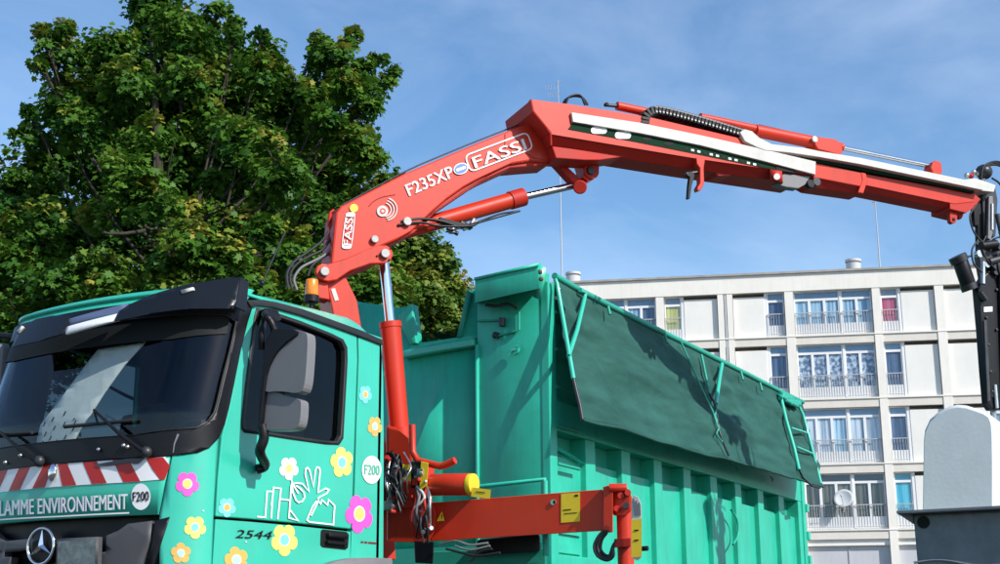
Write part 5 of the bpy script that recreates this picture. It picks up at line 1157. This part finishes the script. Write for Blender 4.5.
# ------------------------------------------------------------------ trees
LEAF = [(0, -.42), (.26, -.30), (.52, -.22), (.34, .02), (.50, .30), (.17, .22), (0, .56), (-.17, .22), (-.50, .30), (-.34, .02), (-.52, -.22), (-.26, -.30)]
def tree(name, label, dist, blobs, basepx, leafm, dens, seed, lsize=.15, dspread=1.):
    rng = np.random.default_rng(seed); rnd = random.Random(seed)
    d = ray(basepx, 400); d = d/math.hypot(d.x, d.y); base = CAM+d*dist; base.z = 0
    t = thing(name, label, 'tree', base, None)
    back = Vector((d.x, d.y, 0)).normalized(); pos = []; nor = []; var = []
    ctr = []
    for (px, py, rpx, dd) in blobs:
        q = ray(px, py); q = q/math.hypot(q.x, q.y); c = CAM+q*(dist+dd*dspread); r = rpx*(c-CAM).length/FPX*(1.0 if rpx > 30 else 1)
        ctr.append((c, r))
    cs = np.array([list(c) for c, r in ctr]); rs = np.array([r for c, r in ctr])
    for (c, r) in ctr:
        nsp = max(5, int(dens*r*r*(1.6 if dd < -.4 else 1.25)))
        tone = rnd.gauss(0, .07)
        for _ in range(nsp):
            v = rng.normal(size=3); v /= np.linalg.norm(v); rr = r*(.25+.75*rng.random()**.6)*(1 if rng.random() > .06 else 1.15)
            if v[2] < -.2: v[2] *= .7
            p = np.array(c)+v*rr*np.array([1, 1, .78])
            # spray: flattened drooping disc of leaves
            m = rng.integers(16, 34); R_ = rng.uniform(.22, .46)*min(1.2, max(.45, r))
            out = v.copy(); out[2] += .9+rng.random()*.6; out /= np.linalg.norm(out)
            a = np.cross(out, [0.3, .2, 1]); a /= np.linalg.norm(a)+1e-9; b2 = np.cross(out, a)
            ang = rng.random(m)*2*PI; rad_ = R_*np.sqrt(rng.random(m)); h = rng.normal(size=m)*.05-(rad_/R_)**2*.14
            L = p+np.outer(rad_*np.cos(ang), a)+np.outer(rad_*np.sin(ang), b2)+np.outer(h, out)
            n = out+rng.normal(size=(m, 3))*.42; n /= np.linalg.norm(n, axis=1)[:, None]
            pos.append(L); nor.append(n); edge = min(1, rr/r); sp = rng.normal()*.10
            var.append(np.clip(.34+tone+sp+.13*(v[2] > .2)+rng.normal(size=m)*.07+(rng.random(m) < .012)*.3+(.30 if (v[2] > .35 and rng.random() < .22) else 0)-(.12 if v[2] < -.1 else 0), 0, 1))  # sunlit tops and shaded undersides put into the leaf tone, plus random variation
    pos = np.concatenate(pos); nor = np.concatenate(nor); var = np.concatenate(var); n = len(pos)
    rv_ = rng.normal(size=(n, 3)); tx = np.cross(nor, rv_); tx /= np.linalg.norm(tx, axis=1)[:, None]; ty = np.cross(nor, tx)
    s_ = lsize*(.5+.8*rng.random(n)); tpl = np.array(LEAF); K = len(tpl)
    V = pos[:, None, :]+(tx[:, None, :]*tpl[None, :, :1]+ty[:, None, :]*tpl[None, :, 1:])*s_[:, None, None]
    curl = (np.abs(tpl[:, 0])**2*.5)[None, :, None]*nor[:, None, :]*s_[:, None, None]*-1.; V = V+curl
    V = V.reshape(-1, 3)-np.array(base)
    me = bpy.data.meshes.new('crown'); me.vertices.add(n*K); me.vertices.foreach_set('co', V.ravel()); me.loops.add(n*K); me.loops.foreach_set('vertex_index', np.arange(n*K, dtype=np.int32))
    me.polygons.add(n); me.polygons.foreach_set('loop_start', np.arange(0, n*K, K, dtype=np.int32)); me.polygons.foreach_set('loop_total', np.full(n, K, dtype=np.int32))
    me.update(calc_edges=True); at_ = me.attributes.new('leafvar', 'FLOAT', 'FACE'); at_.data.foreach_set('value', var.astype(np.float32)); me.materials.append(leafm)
    o = bpy.data.objects.new('crown', me); COL.objects.link(o); o.parent = t; o['kind'] = 'stuff'
    top = max(ctr, key=lambda k: k[0].z)[0]; fork = base+Vector((0, 0, top.z*.30)); b = B()
    b.tube(spline([base-Vector((0, 0, .2)), base+Vector((.05, 0, .5)), base.lerp(fork, .6)+Vector((.06, .05, 0)), fork, fork.lerp(top, .5)+Vector((.1, .2, 0)), top], 4), [(1 if len(blobs) > 20 else .5)*k for k in (.36, .33, .31, .30, .29, .28, .28, .27, .26, .25, .24, .23, .22, .20, .17, .15, .12, .09, .07, .05, .03)], 10); b.build('trunk', 'bark', t)
    for q_, (c, r) in enumerate(ctr):
        if blobs[q_][3] > 2.5 or (q_ % 7 and r > .2): continue
        st_ = fork.lerp(top, rnd.random()*.55); mid = st_.lerp(c, .5)+Vector((rnd.uniform(-.3, .3), rnd.uniform(-.3, .3), -.25)); b = B()
        L = spline([st_, mid, c], 4); b.tube(L, [(.04 if len(blobs) > 20 else .03)*(1-.8*i/(len(L)-1)) for i in range(len(L))], 6)
        for _ in range(5):
            v = Vector((rnd.gauss(0, 1), rnd.gauss(0, 1), rnd.gauss(.3, .8))).normalized(); b.tube([c.lerp(mid, .3*rnd.random()), c+v*r*.45, c+v*r*.85], [.025, .015, .006], 5)
        b.build('limb', 'bark', t)
    return n
BL1 = [(165, 20, 44, .3), (200, 45, 44, 1.), (120, 60, 42, .6), (80, 90, 40, .5), (65, 55, 28, .3), (62, 28, 15, 0), (265, 85, 42, .8), (300, 110, 42, 1.4), (335, 80, 36, .4), (362, 95, 30, 0), (345, 130, 36, .5), (365, 62, 18, 0), (325, 52, 18, 0),
       (250, 55, 16, 0), (270, 50, 14, .2), (60, 150, 40, .6), (35, 175, 36, .3), (15, 200, 42, .2), (-20, 215, 50, .5), (372, 185, 28, 0), (360, 215, 40, .4), (-10, 260, 55, .2), (30, 290, 50, .8), (340, 180, 36, .8),
       (375, 300, 48, .2), (360, 260, 42, .4), (-20, 330, 60, 0), (0, 390, 55, 0), (-30, 430, 60, 0), (50, 350, 55, 0), (380, 345, 50, 0), (300, 360, 60, 0), (20, 450, 55, .5), (215, 8, 18, 0), (150, 0, 28, 0), (46, 44, 10, 0), (30, 130, 18, 0),
       (395, 70, 7, 0), (389, 80, 10, 0), (350, 40, 9, 0), (318, 38, 8, 0), (235, 34, 7, 0), (262, 34, 7, 0), (377, 58, 9, .1), (354, 30, 6, 0), (235, 22, 5, 0), (43, 30, 6, 0), (38, 62, 6, 0), (30, 108, 7, 0), (398, 178, 12, 0), (408, 195, 9, 0),
       # middle of the crown
       (150, 90, 55, .8), (215, 95, 52, .8), (240, 150, 52, .8), (180, 160, 55, .9), (110, 160, 52, .8), (290, 175, 50, 1.0), (120, 225, 52, .6), (190, 235, 55, .6), (260, 235, 52, .6), (320, 245, 48, .4), (60, 220, 48, .3), (100, 290, 52, .2), (170, 300, 52, .2), (240, 300, 52, .2), (310, 300, 52, .2),
       # far side of the crown, in its own shade
       (185, 190, 105, 4.2), (110, 120, 70, 3.6), (250, 120, 75, 3.8), (80, 250, 100, 4.0), (260, 270, 110, 4.4), (340, 240, 55, 3.2), (165, 110, 70, 3.8), (320, 150, 50, 3),
       # boughs reaching towards the street, in the sun
       (110, 42, 30, -.8), (128, 84, 34, -1.8), (182, 32, 34, -.8), (188, 78, 30, -2.2), (262, 70, 30, -.8), (332, 56, 26, -.5), (345, 84, 26, -.8), (85, 128, 32, -1.4), (60, 105, 24, -.5),
       (258, 146, 40, -2.8), (282, 176, 38, -3.0), (232, 128, 26, -2.6), (138, 186, 36, -3.0), (158, 206, 28, -3.2), (120, 168, 24, -2.8), (150, 132, 26, -2.6), (33, 232, 36, -1.2), (50, 214, 22, -1.5), (196, 246, 38, -3.6), (228, 256, 30, -3.6), (165, 262, 26, -3.4),
       (352, 140, 30, -1.0), (366, 160, 24, -1.), (330, 118, 22, -1.2), (320, 208, 32, -2.), (344, 226, 26, -1.6), (55, 278, 40, -2.0), (20, 262, 30, -1.2), (90, 262, 24, -2.4), (112, 296, 38, -3.0), (170, 292, 32, -3.6), (20, 318, 36, -1.4), (262, 234, 28, -3.2), (292, 250, 34, -3.0), (330, 272, 34, -2.4), (255, 286, 30, -3.4), (300, 300, 40, -2.6), (368, 282, 30, -1.2), (372, 196, 20, -.6), (215, 176, 20, -2.4), (205, 110, 20, -1.6), (95, 215, 18, -2.2), (310, 94, 22, -.9)]
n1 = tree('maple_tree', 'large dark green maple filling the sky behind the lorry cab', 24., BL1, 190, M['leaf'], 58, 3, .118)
BL2 = [(425, 235, 24, 0), (405, 250, 34, 0), (440, 262, 24, 0), (452, 285, 18, 0), (420, 290, 40, -.4), (458, 300, 14, 0), (395, 310, 40, -.3), (440, 320, 34, 0), (420, 345, 44, 0), (465, 345, 28, .3), (380, 270, 40, .4), (470, 316, 12, 0), (446, 245, 10, 0), (420, 300, 60, 1.6), (400, 330, 70, 1.6), (455, 330, 40, 1.), (425, 262, 30, .8)]
n2 = tree('maple_tree', 'smaller paler maple seen between the crane mast and the green container', 27., BL2, 425, M['leaf2'], 85, 9, .118)
print('leaves', n1, n2, 'script objects', len(bpy.data.objects))
